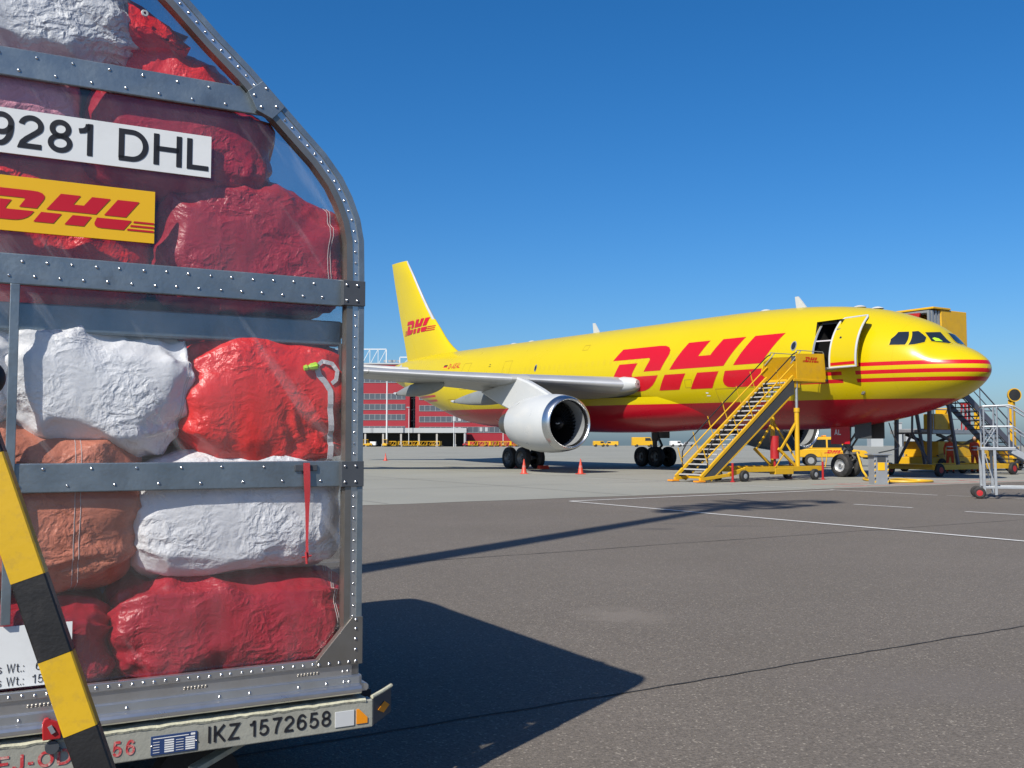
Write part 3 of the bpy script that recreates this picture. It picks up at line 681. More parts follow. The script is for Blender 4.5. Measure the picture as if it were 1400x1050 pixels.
# ------------------------------------------------------------------ mail sacks
def ridge(p, k=1.0):
    return (1-abs(noise.noise(p)))**3
def spow(a, e): return math.copysign(abs(a)**e, a)
def sack_mesh(a, b, c, seed, nu=130, nv=96, e=0.70, wr=1.0, gather=1.0, slump=0.0, taper=0.0, dirn=None, front=None):
    """crumpled bag: long axis x, half sizes a b c; folds run along a direction of their own"""
    off = Vector((seed*7.31, seed*3.17, seed*1.93)); grid = []; rnd = random.Random(seed)
    th = rnd.uniform(-1.1, 1.1) if dirn is None else dirn
    cd, sd_ = math.cos(th), math.sin(th)
    for i in range(nu+1):
        u = -math.pi/2+math.pi*i/nu; cu, su = math.cos(u), math.sin(u); row = []
        X = a*spow(su, 0.72); rad = abs(cu)**0.42
        for j in range(nv):
            t = 2*math.pi*j/nv
            Y = b*rad*spow(math.cos(t), e); Z = c*rad*spow(math.sin(t), e)
            tp = 1-taper*(X/a)
            p = Vector((X, Y*tp, Z*tp+slump*((X/a)**2)*c))
            n = Vector((X/a**2*0.35, Y/b**2, Z/c**2)); n.normalize()
            q = p+off
            w1 = Vector((noise.noise(q*2.6+Vector((3,1,7))), noise.noise(q*2.6+Vector((9,5,2))), noise.noise(q*2.6+Vector((1,8,4)))))
            al, ac_ = q.x*cd+q.z*sd_, -q.x*sd_+q.z*cd
            fa = Vector((al*1.3, ac_*4.6, q.y*2.2))+w1*0.8                  # long folds
            fb = Vector((al*5.5, ac_*11, q.y*6))+w1*2.0                   # shorter creases
            fc = Vector((q.x*24, q.y*20, q.z*22))+w1*3.0
            big = noise.noise(q*2.4+Vector((5,5,5)))
            msk = max(0.0, min(1.0, 0.5+1.3*noise.noise(q*3.3+Vector((2,6,1)))))
            r1 = (1-abs(noise.noise(fa)))**3; r2 = (1-abs(noise.noise(fb)))**2.2; r3 = (1-abs(noise.noise(fc)))**2
            endf = abs(X/a)**5
            d = 0.024*big+0.040*(r1-0.45)+0.019*(r2-0.5)*(0.25+0.75*msk)+0.0035*(r3-0.5)*(1-0.6*msk)
            gt = math.exp(-(a-X)/(0.55*a))+0.8*math.exp(-(a+X)/(0.40*a))      # folds fanning out from the tied ends
            d += gather*gt*0.034*((1-abs(noise.noise(Vector((math.cos(t)*2.1, math.sin(t)*2.1, seed*3.3+0.5*X/a))))) **4-0.4)
            d += gather*endf*0.009*math.sin(13*t+5*noise.noise(q*3))
            p = p+n*d*wr*min(1.0, rad*1.6+0.15)
            if front is not None and p.y < -front:        # pressed flat against the clear wall
                p.y = -front-0.024*(1-math.exp((p.y+front)/0.06))
            row.append(p)
        grid.append(row)
    return grid
def sack(label, mt, x, z, a, c, y=None, b=0.27, seed=1, tilt=0.0, yaw=0.0, group='mail sacks in the container', stitch=(), name='mail_sack', **kw):
    fit = y is None
    y = 0.066+b*0.90 if fit else y
    grid = sack_mesh(a, b, c, seed, front=(b*0.90 if fit else None), **kw); nu = len(grid)-1; nv = len(grid[0])
    m = MB(); fs = []
    for i in range(nu):
        for j in range(nv): fs.append((i*nv+j, i*nv+(j+1) % nv, (i+1)*nv+(j+1) % nv, (i+1)*nv+j))
    lift = Vector((0, 0, c))
    m.add([p+lift for r in grid for p in r], fs)
    o = m.build(name, mt, None, True, ang=180)
    o.matrix_world = CM @ Matrix.Translation((x, y, z-c)) @ Matrix.Translation(lift) @ Matrix.Rotation(yaw, 4, 'Z') @ Matrix.Rotation(tilt, 4, 'Y') @ Matrix.Translation(-lift)
    tag(o, label, 'sack', group)
    for s in stitch:
        i = int(nu*s); mm = MB()
        for k in (-1, 1):
            ln = []
            for j in range(nv):
                t = 2*math.pi*j/nv
                if math.cos(t) < 0.25:      # side that faces the clear wall
                    ln.append((j, grid[i+k][j]))
            ln.sort(key=lambda q: (q[0]))
            mm.pipe([q+Vector((0, -0.001, 0))+lift for _, q in ln], 0.0012, 5)
        mm.build('stitching', M['thread'], o, True)
    return o, lift, grid

S1, lf, _ = sack('crumpled grey white sack with red neck at the top of the container', M['sack_grey'], -1.25, 3.05, 0.40, 0.165, b=0.25, seed=1, tilt=R(-2), wr=1.1, taper=0.12)
m = MB()                                            # its red neck with an eyelet
grid = [[Vector((0.36+0.045*i*(1+0.25*math.sin(j)), -0.10+0.20*(0.5+0.5*math.cos(j*math.pi/12))*1.0-0.09+0.012*math.sin(j*2.3+i), lf.z+0.02+(0.115-0.018*i)*math.sin(j*math.pi/12)-0.016*i+0.012*math.sin(j*3.1+i*2))) for j in range(24)] for i in range(5)]
fs = [(i*24+j, i*24+(j+1) % 24, (i+1)*24+(j+1) % 24, (i+1)*24+j) for i in range(4) for j in range(24)]+[tuple(4*24+j for j in range(24))]
m.add([p for r in grid for p in r], fs); nk = m.build('sack_neck', M['sack_red'], S1, True, ang=180)
m = MB(); m.lathe([(0, 0.006), (0.004, 0.006), (0.004, 0.012), (0, 0.014)], (0.415, -0.205, lf.z+0.045), (0.2, -1, 0.1), 16); m.build('eyelet', M['label_white'], nk, True)
sack('red sack wedged under the sloping roof rail above the top beam', M['sack_red'], -0.71, 2.905, 0.27, 0.150, y=0.34, b=0.20, seed=2, tilt=R(24), nu=90, nv=70, wr=0.7)
sack('faded pink sack behind the top beam at the left edge', M['sack_pink'], -1.34, 2.72, 0.30, 0.15, b=0.24, seed=3, nu=90, nv=70)
sack('large crimson sack behind the white number label', M['sack_crimson'], -0.68, 2.650, 0.355, 0.235, b=0.27, seed=4, tilt=R(6), wr=0.75)
sack('red sack behind the yellow logo label', M['sack_red'], -1.17, 2.30, 0.42, 0.30, y=0.42, b=0.27, seed=5, nu=100, nv=80)
S6, lf6, _ = sack('dark red sack with white stitching and tied neck under the curved rail', M['sack_dark'], -0.385, 2.262, 0.375, 0.272, b=0.26, seed=6, tilt=R(3), stitch=(0.72,), wr=1.1)
m = MB(); m.lathe([(-0.05, 0.02), (-0.02, 0.035), (0.0, 0.022), (0.03, 0.03), (0.06, 0.045), (0.062, 0.0)], (0.345, -0.13, lf6.z+0.10), (0.6, -0.3, 0.5), 14); nk = m.build('sack_neck', M['sack_red'], S6, True)
m = MB(); m.lathe([(0, 0.005), (0.003, 0.005), (0.003, 0.010), (0, 0.011)], (0.372, -0.18, lf6.z+0.10), (0.2, -1, 0.1), 14); m.build('eyelet', M['steel'], nk, True)
sack('big crumpled white sack hanging over the brown sack left of centre', M['sack_white'], -0.955, 1.705, 0.325, 0.240, b=0.27, seed=7, tilt=R(5), wr=1.15, stitch=(0.83,))
S10, lf10, g10 = sack('bright shiny red sack with white strap and lime tie', M['sack_red'], -0.325, 1.665, 0.345, 0.268, b=0.27, seed=8, wr=1.35)
sack('white sack at the left edge behind the thin centre strut', M['sack_white'], -1.52, 1.72, 0.29, 0.20, b=0.24, seed=9, nu=90, nv=70)
S14, lf14, _ = sack('brown orange sack behind the lower beam', M['sack_salmon'], -1.16, 1.262, 0.365, 0.305, b=0.27, seed=10, stitch=(0.58,), wr=0.9)
sack('white sack below the lower beam beside the red pull strap', M['sack_white'], -0.435, 1.228, 0.405, 0.256, b=0.27, seed=11, tilt=R(-2), wr=0.95)
sack('long crimson sack lying on the container floor at the right', M['sack_crimson'], -0.450, 0.785, 0.455, 0.222, b=0.28, seed=12, stitch=(0.80,), wr=1.25)
sack('crimson sack on the container floor behind the yellow and black bar', M['sack_crimson'], -1.20, 0.77, 0.32, 0.20, b=0.25, seed=13, wr=1.2)
m = MB(); gr = []
for i in range(5):
    for j in range(16):
        an_ = 2*math.pi*j/16; rr_ = (0.10-0.016*i)*(1+0.25*math.sin(3*an_+i)); gr.append((0.335+0.020*i, -0.13+0.5*rr_*math.cos(an_), lf14.z-0.02+rr_*math.sin(an_)-0.01*i))
m.add(gr, [(i*16+j, i*16+(j+1) % 16, (i+1)*16+(j+1) % 16, (i+1)*16+j) for i in range(4) for j in range(16)]+[tuple(range(64, 80))]); m.build('sack_neck', M['sack_salmon'], S14, True, ang=180)
# strap with lime tie on the bright red sack
def front_y(grid, x, z, lift):
    best = 0.0
    for r in grid:
        for p in r:
            if p.y < best and (p.x-x)**2+(p.z+lift.z-z)**2 < 0.028**2: best = p.y
    return best
zz = lf10.z
path = [(0.16, zz+0.135), (0.17, zz+0.10), (0.195, zz+0.075), (0.217, zz+0.04), (0.218, zz-0.03), (0.225, zz-0.12), (0.232, zz-0.18), (0.228, zz-0.25)]
loop = [(0.165, zz+0.14), (0.185, zz+0.158), (0.225, zz+0.150), (0.246, zz+0.12), (0.240, zz+0.085), (0.222, zz+0.07)]
def ribbon(path, w, parent, mt, name, grid, lift, extra=0.003):
    m = MB(); vs = []; fs = []
    fine_p = [(a[0]+(b[0]-a[0])*k/4, a[1]+(b[1]-a[1])*k/4) for a, b in zip(path, path[1:]) for k in range(4)]+[path[-1]]
    P = [Vector((x, front_y(grid, x, z, lift)-extra, z)) for x, z in fine_p]
    for i, p in enumerate(P):
        d = (P[min(i+1, len(P)-1)]-P[max(i-1, 0)]).normalized(); s = d.cross(Vector((0, 1, 0))).normalized()*w/2; t = Vector((0, 0.0015, 0))
        vs += [p-s-t, p+s-t, p+s+t, p-s+t]
    for i in range(len(P)-1):
        for j in range(4): fs.append((4*i+j, 4*i+(j+1) % 4, 4*i+4+(j+1) % 4, 4*i+4+j))
    m.add(vs, fs); return m.build(name, mt, parent)
rb = ribbon(path, 0.022, S10, M['strap_white'], 'strap', g10, lf10)
ribbon(loop, 0.016, rb, M['strap_white'], 'strap_loop', g10, lf10, 0.004)
m = MB(); y0 = front_y(g10, 0.13, zz+0.135, lf10)-0.010
m.lathe([(0, 0.004), (0.012, 0.016), (0.035, 0.014), (0.045, 0.008), (0.052, 0.013), (0.064, 0.010), (0.066, 0)], (0.168, y0-0.004, zz+0.140), (-1, 0, -0.22), 8); m.build('tie', M['lime'], rb, True)
# sacks stacked in the left half, left of the centre strut
pool = [o for o in COL.objects if o.name.startswith('mail_sack')]
for k, (x, z, src) in enumerate(((-2.02, 0.62, 11), (-1.98, 1.02, 6), (-2.0, 1.46, 9), (-2.03, 2.02, 5), (-1.93, 2.44, 3), (-1.62, 2.42, 4))):
    o = pool[src % len(pool)]; c = o.copy(); COL.objects.link(c); c.parent = None
    c.matrix_world = CM @ Matrix.Translation((x, 0.36+0.02*k, z)) @ Matrix.Rotation(R(4-k*2), 4, 'Z')
    tag(c, 'mail sack stacked in the left half of the container, left of the centre strut', 'sack', 'sacks in the left half of the container')
# ------------------------------------------------------------------ trailer under the container
dol = empty('container_trailer', CP+Vector((0, 0, 0)), CA, 'worn cream container trailer with stencilled numbers under the clear container', 'trailer')
a = MB(); a.box((-2.55, -0.030, 0.386), (0.050, 0.03, 0.492)); sb = a.build('side_beam', M['cream_worn'], dol, bevel=0.004)
m = MB()                                                   # chipped upper edge
n = 110; vs = []; fs = []
for i in range(n+1):
    x = -2.55+2.57*i/n
    h = 0.0035*noise.noise(Vector((x*18, 0, 2)))+0.003*noise.noise(Vector((x*50, 4, 2)))
    f = 0.004*max(0, noise.noise(Vector((x*22, 7, 1))))
    vs += [(x, -0.031-f, 0.486+2*h), (x, -0.034-f, 0.494+h), (x, -0.018, 0.504+h), (x, 0.05, 0.500)]
for i in range(n):
    for j in range(3): fs.append((4*i+j, 4*i+4+j, 4*i+5+j, 4*i+1+j))
m.add(vs, fs); m.build('beam_edge', M['cream_top'], sb, True)
a = MB(); a.box((-2.5, 0.03, 0.42), (0.0, LEN+0.1, 0.492)); a.build('deck', M['gse_dark'], dol)
def dface(u, v): return (u, -0.0325, v)
stencil('lettering', 'IKZ 1572658', M['black'], sb, dface, -0.582, -0.122, 0.413, 0.472, 0.075, 0.2)
stencil('lettering', 'EJ-OD-', M['red_worn'], sb, dface, -1.262, -1.005, 0.411, 0.462, 0.09, 0.22)
stencil('lettering', '5', M['red_worn'], sb, dface, -0.905, -0.875, 0.411, 0.462, 0.09, 0.2)
stencil('lettering', '6', M['red_worn'], sb, dface, -0.862, -0.832, 0.411, 0.462, 0.09, 0.2)
a = MB(); a.box((-0.779, -0.034, 0.397), (-0.621, -0.030, 0.463)); pl = a.build('data_plate', M['blue_plate'], sb, bevel=0.001)
a = MB()
for k in range(6):
    for x in (-0.733, -0.661): a.box((x, -0.0352, 0.403+k*0.0078), (x+0.032, -0.0340, 0.4078+k*0.0078))
a.box((-0.772, -0.0352, 0.453), (-0.65, -0.034, 0.4555)); a.box((-0.643, -0.0352, 0.452), (-0.628, -0.034, 0.459))
for k in range(5):
    a.box((-0.772, -0.0352, 0.405+k*0.009), (-0.75, -0.034, 0.4065+k*0.009)); a.box((-0.694, -0.0352, 0.405+k*0.009), (-0.668, -0.034, 0.4065+k*0.009))
a.build('plate_fields', M['label_white'], pl)
for x in (-0.776, -0.624): a = MB(); a.dome((x, -0.034, 0.43), (0, -1, 0), 0.004, 0.003); a.build('screw', M['rivet'], pl, True)
a = MB(); a.box((-0.105, -0.034, 0.403), (-0.028, -0.030, 0.462)); a.build('reflector', M['silver_refl'], sb, bevel=0.001)
a = MB(); a.prism([(-0.018, 0.406), (0.026, 0.406), (0.026, 0.428), (-0.008, 0.462), (-0.018, 0.462)], lambda u, v, w: (u, w, v), -0.034, -0.030); a.build('reflector', M['orange'], sb)
cb = MB(); cb.prism([(0.0, 0.39), (0.0, 0.5), (0.110, 0.522), (0.110, 0.42)], lambda u, v, w: (0.05+u*0.88, -0.030+u*0.48+w, v), 0, 0.018)
cbo = cb.build('corner_bumper', M['steel_dark'], dol, bevel=0.002)
cb = MB(); cb.pipe([(0.045, -0.03, 0.502), (0.10, -0.001, 0.512), (0.148, 0.024, 0.524)], 0.008, 8); cb.build('bumper_edge', M['cream_top'], cbo, True)
cb = MB(); cb.prism([(0.028, 0.445), (0.068, 0.472), (0.098, 0.452), (0.062, 0.428)], lambda u, v, w: (0.05+u*0.88, -0.0335+u*0.48+w, v), -0.001, 0.002); cb.build('reflector', M['orange'], cbo)
a = MB(); a.box((0.0, 0.1, 0.40), (0.09, LEN, 0.5)); a.build('end_beam', M['gse_dark'], dol)
# red container lock on the beam
a = MB(); a.prism([(-1.128, 0.505), (-1.072, 0.505), (-1.072, 0.545), (-1.082, 0.562), (-1.104, 0.570), (-1.112, 0.578), (-1.124, 0.576), (-1.13, 0.56)], lambda u, v, w: (u, w, v), -0.062, -0.044)
lk = a.build('container_lock', M['gse_red'], dol, bevel=0.003)
a = MB(); a.bar((-1.108, -0.066, 0.552), (-1.096, -0.066, 0.528), 0.014, 0.006, (0, 1, 0)); a.build('lock_lever', M['galv'], lk)
a = MB(); a.tube((-1.098, -0.031, 0.476), (-1.098, -0.050, 0.476), 0.022, n=16); a.prism([(-1.085, 0.458), (-1.064, 0.458), (-1.078, 0.478)], lambda u, v, w: (u, w, v), -0.045, -0.031); a.build('lock_pivot', M['steel_dark'], lk, True)
# running gear in the dark under the deck
a = MB(); a.bar((-0.62, 0.05, 0.30), (-0.36, 0.16, 0.372), 0.05, 0.02); a.build('brace', M['cream_top'], dol, bevel=0.002)
for wx in (-0.55, -1.95):
    for wy in (0.35, LEN-0.35):
        w_ = MB(); w_.lathe([(-0.06, 0.06), (-0.06, 0.14), (-0.05, 0.165), (0.05, 0.165), (0.06, 0.14), (0.06, 0.06)], (wx, wy, 0.165), (0, 1, 0), 28)
        wo = w_.build('wheel', M['tyre'], dol, True)
        w_ = MB(); w_.lathe([(-0.062, 0.0), (-0.062, 0.04), (-0.055, 0.09), (0.055, 0.09), (0.062, 0)], (wx, wy, 0.165), (0, 1, 0), 20); w_.build('rim', M['gse_grey'], wo, True)
    a = MB(); a.box((wx-0.04, 0.3, 0.13), (wx+0.04, LEN-0.3, 0.20)); a.box((wx-0.03, 0.5, 0.2), (wx+0.03, 0.6, 0.42)); a.box((wx-0.03, LEN-0.6, 0.2), (wx+0.03, LEN-0.5, 0.42)); a.build('axle', M['gse_dark'], dol)

# ------------------------------------------------------------------ yellow and black tow bar standing upright in front
Tb = Vector((-0.785, 2.50, 0.05)); Tt = Vector((-1.340, 2.42, 1.64))
tow = empty('tow_bar', (Tb.x, Tb.y, 0.0), 0, 'upright yellow and black striped tow bar in front of the container', 'tow bar')
ax = (Tt-Tb); Lb = ax.length; ax.normalize()
sd = ax.cross(Vector((0.30, -1, 0))).normalized(); dp = sd.cross(ax)
def towm(u, v, w): return Tb-Vector((Tb.x, Tb.y, 0))+ax*w+sd*u+dp*v
bands = [(-0.02, 0.36, 1), (0.36, 0.798, 0), (0.798, 0.987, 1), (0.987, 1.187, 0), (1.187, 1.50, 1), (1.50, Lb, 0)]
for w0, w1, k in bands:
    m = MB(); c = 0.004; hw, hd = 0.040, 0.026
    pr = [(-hw+c, -hd), (hw-c, -hd), (hw, -hd+c), (hw, hd-c), (hw-c, hd), (-hw+c, hd), (-hw, hd-c), (-hw, -hd+c)]
    m.prism(pr, towm, w0+0.0005, w1-0.0005)
    m.build('bar_section', M['tow_yellow'] if k else M['black_paint'], tow, True)
m = MB(); c0 = towm(0.052, 0.0, Lb+0.0)
rr = 0.045
m.lathe([(rr*math.cos(math.pi*k/12)*-1, rr*math.sin(math.pi*k/12)) for k in range(13)], c0, (0, 0, 1), 20); gb = m.build('grip_ball', M['rubber'], tow, True)
m = MB(); m.tube(towm(0.0, 0, Lb-0.09), c0, 0.012, n=10); m.build('grip_stalk', M['steel_dark'], tow, True)
m = MB(); m.box((-0.10, -0.07, 0.0), (0.10, 0.07, 0.03)); m.box((-0.07, -0.055, 0.03), (0.07, -0.035, 0.11)); m.box((-0.07, 0.035, 0.03), (0.07, 0.055, 0.11)); m.build('pivot_foot', M['steel_dark'], tow, bevel=0.004)

# ------------------------------------------------------------------ the freighter
SH = 0.0145                        # the fuselage sits slightly nose down
def pchip(xs, ys):
    n = len(xs); h = [xs[i+1]-xs[i] for i in range(n-1)]; d = [(ys[i+1]-ys[i])/h[i] for i in range(n-1)]; m = [0.0]*n
    m[0], m[-1] = d[0], d[-1]
    for i in range(1, n-1):
        if d[i-1]*d[i] > 0:
            w1 = 2*h[i]+h[i-1]; w2 = h[i]+2*h[i-1]; m[i] = (w1+w2)/(w1/d[i-1]+w2/d[i])
    def f(x):
        if x <= xs[0]: return ys[0]
        if x >= xs[-1]: return ys[-1]
        lo, hi = 0, n-1
        while hi-lo > 1:
            k = (lo+hi)//2
            if xs[k] <= x: lo = k
            else: hi = k
        t = (x-xs[lo])/h[lo]; t2, t3 = t*t, t*t*t
        return (2*t3-3*t2+1)*ys[lo]+(t3-2*t2+t)*h[lo]*m[lo]+(-2*t3+3*t2)*ys[hi]+(t3-t2)*h[lo]*m[hi]
    return f
PX = [0,.04,.11,.38,.8,1.41,1.82,2.07,2.46,3.12,3.81,4.52,5.25,6.5,8.4,10.6,13,35,38.8,41.4,43.4,45.8,47.9,50.2,53,53.9]
PT = [4.40,4.58,4.72,4.96,5.21,5.47,5.90,6.14,6.37,6.64,6.87,7.06,7.20,7.38,7.55,7.64,7.67,7.67,7.67,7.67,7.66,7.62,7.54,7.40,7.12,6.98]
PB = [4.40,4.22,4.12,3.85,3.54,3.24,3.08,3.00,2.88,2.70,2.54,2.41,2.29,2.14,2.05,2.03,2.03,2.08,2.36,2.84,3.33,3.92,4.48,5.15,6.0,6.35]
PW = [0,.22,.42,.82,1.20,1.58,1.77,1.88,2.02,2.22,2.39,2.52,2.62,2.73,2.80,2.82,2.82,2.82,2.72,2.48,2.22,1.86,1.50,1.06,.5,.3]
f_top, f_bot, f_hw = pchip(PX, PT), pchip(PX, PB), pchip(PX, PW)
f_zm = pchip([0, .38, 2, 5, 8.4, 35, 41.4, 45.8, 50.2, 53.9], [4.4, 4.4, 4.55, 4.75, 4.85, 4.85, 5.25, 5.8, 6.3, 6.65])
def shear(x, z): return z+SH*(x-6.67)
def skin_y(x, z):
    """half width of the fuselage at station x and (unsheared) height z"""
    zm = f_zm(x); hz = (f_top(x)-zm) if z >= zm else (zm-f_bot(x))
    k = max(0.0, 1-((z-zm)/max(hz, 1e-3))**2)
    return f_hw(x)*math.sqrt(k)

def livery_mat():
    m = bpy.data.materials.new('livery_yellow_red'); m.use_nodes = True
    t = m.node_tree; n = t.nodes; b = n['Principled BSDF']; L = t.links.new
    tc = n.new('ShaderNodeTexCoord'); sp = n.new('ShaderNodeSeparateXYZ'); L(tc.outputs['Object'], sp.inputs[0])
    def mth(op, a, bb=None, c=None):
        k = n.new('ShaderNodeMath'); k.operation = op
        for i, v in enumerate((a, bb, c)):
            if v is None: continue
            if isinstance(v, (int, float)): k.inputs[i].default_value = v
            else: L(v, k.inputs[i])
        return k.outputs[0]
    x = mth('SUBTRACT', 6.67, sp.outputs['X'])                       # station behind the nose
    z = mth('MULTIPLY_ADD', sp.outputs['X'], SH, sp.outputs['Z'])
    def band(v, lo, hi): return mth('MULTIPLY', mth('GREATER_THAN', v, lo), mth('LESS_THAN', v, hi))
    zz = None
    for lo, hi in ((4.55, 4.705), (4.235, 4.39), (3.92, 4.075)):
        k = band(z, lo, hi); zz = k if zz is None else mth('ADD', zz, k)
    sl = mth('MULTIPLY_ADD', z, -0.8, 23.45)
    xr = mth('ADD', mth('LESS_THAN', x, 8.3), mth('MULTIPLY', mth('GREATER_THAN', x, sl), mth('LESS_THAN', x, 23.6)))
    xr = mth('ADD', xr, mth('GREATER_THAN', x, 41.0))
    xr = mth('MULTIPLY', xr, mth('SUBTRACT', 1.0, band(x, 4.12, 4.72)))
    red = mth('MINIMUM', mth('ADD', mth('MULTIPLY', zz, xr), mth('LESS_THAN', z, 3.27)), 1.0)
    nz = n.new('ShaderNodeTexNoise'); nz.inputs['Scale'].default_value = 0.5; nz.inputs['Detail'].default_value = 7
    L(tc.outputs['Object'], nz.inputs['Vector'])
    yv = n.new('ShaderNodeMix'); yv.data_type = 'RGBA'; yv.inputs['A'].default_value = (YEL[0]*0.96, YEL[1]*0.955, YEL[2], 1); yv.inputs['B'].default_value = (YEL[0], YEL[1]*1.03, YEL[2]*1.2, 1)
    L(nz.outputs['Fac'], yv.inputs['Factor'])
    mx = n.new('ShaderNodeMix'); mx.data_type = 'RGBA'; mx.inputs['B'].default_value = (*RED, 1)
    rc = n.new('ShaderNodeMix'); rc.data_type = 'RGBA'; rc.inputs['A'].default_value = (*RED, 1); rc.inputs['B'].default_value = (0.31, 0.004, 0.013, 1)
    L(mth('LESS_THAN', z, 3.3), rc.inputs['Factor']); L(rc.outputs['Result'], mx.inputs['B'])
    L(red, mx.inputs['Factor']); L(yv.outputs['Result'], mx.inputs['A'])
    # panel joints: thin darker rings and stringer lines
    fx = mth('ABSOLUTE', mth('SUBTRACT', mth('FRACT', mth('DIVIDE', x, 2.65)), 0.5))
    jl = mth('GREATER_THAN', fx, 0.4975)
    m2 = n.new('ShaderNodeMix'); m2.data_type = 'RGBA'; m2.blend_type = 'MULTIPLY'; m2.inputs['B'].default_value = (0.8, 0.78, 0.75, 1)
    L(mth('MULTIPLY', jl, 0.6), m2.inputs['Factor']); L(mx.outputs['Result'], m2.inputs['A']); L(m2.outputs['Result'], b.inputs['Base Color'])
    mr = n.new('ShaderNodeMapRange'); mr.inputs['To Min'].default_value = 0.22; mr.inputs['To Max'].default_value = 0.36
    L(nz.outputs['Fac'], mr.inputs['Value']); L(mr.outputs['Result'], b.inputs['Roughness'])
    b.inputs['Coat Weight'].default_value = 0.10; b.inputs['Coat Roughness'].default_value = 0.1; b.inputs['Specular IOR Level'].default_value = 0.28
    n2 = n.new('ShaderNodeTexNoise'); n2.inputs['Scale'].default_value = 1.6; n2.inputs['Detail'].default_value = 3
    L(tc.outputs['Object'], n2.inputs['Vector'])
    bp = n.new('ShaderNodeBump'); bp.inputs['Strength'].default_value = 0.10; bp.inputs['Distance'].default_value = 0.05
    L(n2.outputs['Fac'], bp.inputs['Height']); L(bp.outputs['Normal'], b.inputs['Normal'])
    return m
M['livery'] = livery_mat()
M['plug'] = mat('window_plug_yellow', (YEL[0]*1.32, YEL[1]*1.32, 0.003), 0.40, 0, 0.04, 1.0)
M['panel_line'] = mat('panel_gap', (0.30, 0.20, 0.01), 0.6, 0, 0.2, 1.0)

plane, axf = ac_root('cargo_aircraft', 6.67, 0.0, 'yellow and red twin engine cargo aircraft parked behind the boarding stairs', 'aircraft')
DX0, DX1, DZ0, DZ1 = 4.93, 6.02, 4.55, 6.44            # forward door opening
xs = [54*0.0]+[0.01*(1.35**k) for k in range(12)]
xs = sorted(set([round(v, 4) for v in xs if v < 0.3]+[0.3+0.1*k for k in range(30)]+[3.3+0.22*k for k in range(45)]+[13.2+0.6*k for k in range(36)]+[35+0.42*k for k in range(46)]+[DX0, DX1, 53.9]))
xs = [v for v in xs if v <= 53.9]
NA = 144
fus = MB(axf); vs = []; fs = []
for x in xs:
    zm, tp, bt, hw = f_zm(x), f_top(x), f_bot(x), f_hw(x)
    for k in range(NA):
        t = 2*math.pi*(k+0.5)/NA; c, s_ = math.cos(t), math.sin(t)
        z = zm+(tp-zm)*s_ if s_ > 0 else zm+(zm-bt)*s_
        vs.append((x, hw*c, shear(x, z)))
for i in range(len(xs)-1):
    xc = (xs[i]+xs[i+1])/2
    for k in range(NA):
        q = (i*NA+k, i*NA+(k+1) % NA, (i+1)*NA+(k+1) % NA, (i+1)*NA+k)
        ctr = sum((Vector(vs[j]) for j in q), Vector())/4
        if DX0 < xc < DX1 and ctr.y > 0 and DZ0-0.02 < ctr.z-SH*(xc-6.67) < DZ1+0.02: continue
        fs.append(q)
fs.append(tuple(range(NA))); fs.append(tuple(range((len(xs)-1)*NA, len(xs)*NA)))
fus.add(vs, fs)
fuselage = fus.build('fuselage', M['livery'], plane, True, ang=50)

def skin_pt(x, z, off=0.006):
    y = skin_y(x, z); e = 0.02
    nx = -(skin_y(x+e, z)-skin_y(x-e, z))/(2*e); nz = -(skin_y(x, z+e)-skin_y(x, z-e))/(2*e)
    nx = max(-3, min(3, nx)); nz = max(-3, min(3, nz))
    n = Vector((nx, 1, nz)).normalized()
    return Vector((x, y, shear(x, z)))+n*off
def cut_polys(polys, step_u, step_v):
    bm = bmesh.new()
    for q in polys: bm.faces.new([bm.verts.new((u, v, 0)) for u, v in q])
    bm.normal_update(); bmesh.ops.triangulate(bm, faces=bm.faces)
    us = [v.co.x for v in bm.verts]; ws = [v.co.y for v in bm.verts]
    for ax_, lo, hi, st_ in ((0, min(us), max(us), step_u), (1, min(ws), max(ws), step_v)):
        k = lo+st_
        while k < hi:
            co = (k, 0, 0) if ax_ == 0 else (0, k, 0); no = (1, 0, 0) if ax_ == 0 else (0, 1, 0)
            bmesh.ops.bisect_plane(bm, geom=list(bm.verts)+list(bm.edges)+list(bm.faces), plane_co=co, plane_no=no)
            k += st_
    bm.verts.index_update()
    V = [(v.co.x, v.co.y) for v in bm.verts]; F = [tuple(v.index for v in f.verts) for f in bm.faces]
    bm.free(); return V, F
def skin_decal(name, polys, mt, off=0.008, step=(0.8, 0.14), parent=fuselage, side=1):
    V, F = cut_polys(polys, *step); m = MB(axf)
    P = [skin_pt(x, z, off) for x, z in V]
    if side < 0: P = [Vector((p.x, -p.y, p.z)) for p in P]
    m.add(P, F); return m.build(name, mt, parent, True, ang=60, recalc=False)
skin_decal('logo', [[(19.6-u, v) for u, v in q] for q in LOGO], M['ac_red'])
skin_decal('logo', [[(8.0+u, v) for u, v in q] for q in LOGO], M['ac_red'], side=-1)

# cockpit windows, panes on the skin found from (y, z)
def solve_x(y, z):
    lo, hi = 0.02, 9.0
    for _ in range(40):
        md = (lo+hi)/2
        inside = f_bot(md) < z < f_top(md) and skin_y(md, z) > y
        if inside: hi = md
        else: lo = md
    return hi
def yz_pt(y, z, off):
    e = 0.02; x = solve_x(y, z)
    dxdy = (solve_x(y+e, z)-solve_x(max(0, y-e), z))/(2*e if y > e else e+y); dxdz = (solve_x(y, z+e)-solve_x(y, z-e))/(2*e)
    n = Vector((-1, dxdy, dxdz)).normalized()
    return Vector((x, y, shear(x, z)))+n*off
WINS = [[(1.98,5.35),(1.85,5.59),(1.55,5.88),(1.34,5.88),(1.75,5.33)], [(1.71,5.32),(1.28,5.88),(1.10,5.90),(1.07,5.62),(1.27,5.42),(1.60,5.33)], [(0.96,5.84),(0.22,5.88),(0.20,5.42),(0.40,5.38),(1.03,5.46)]]
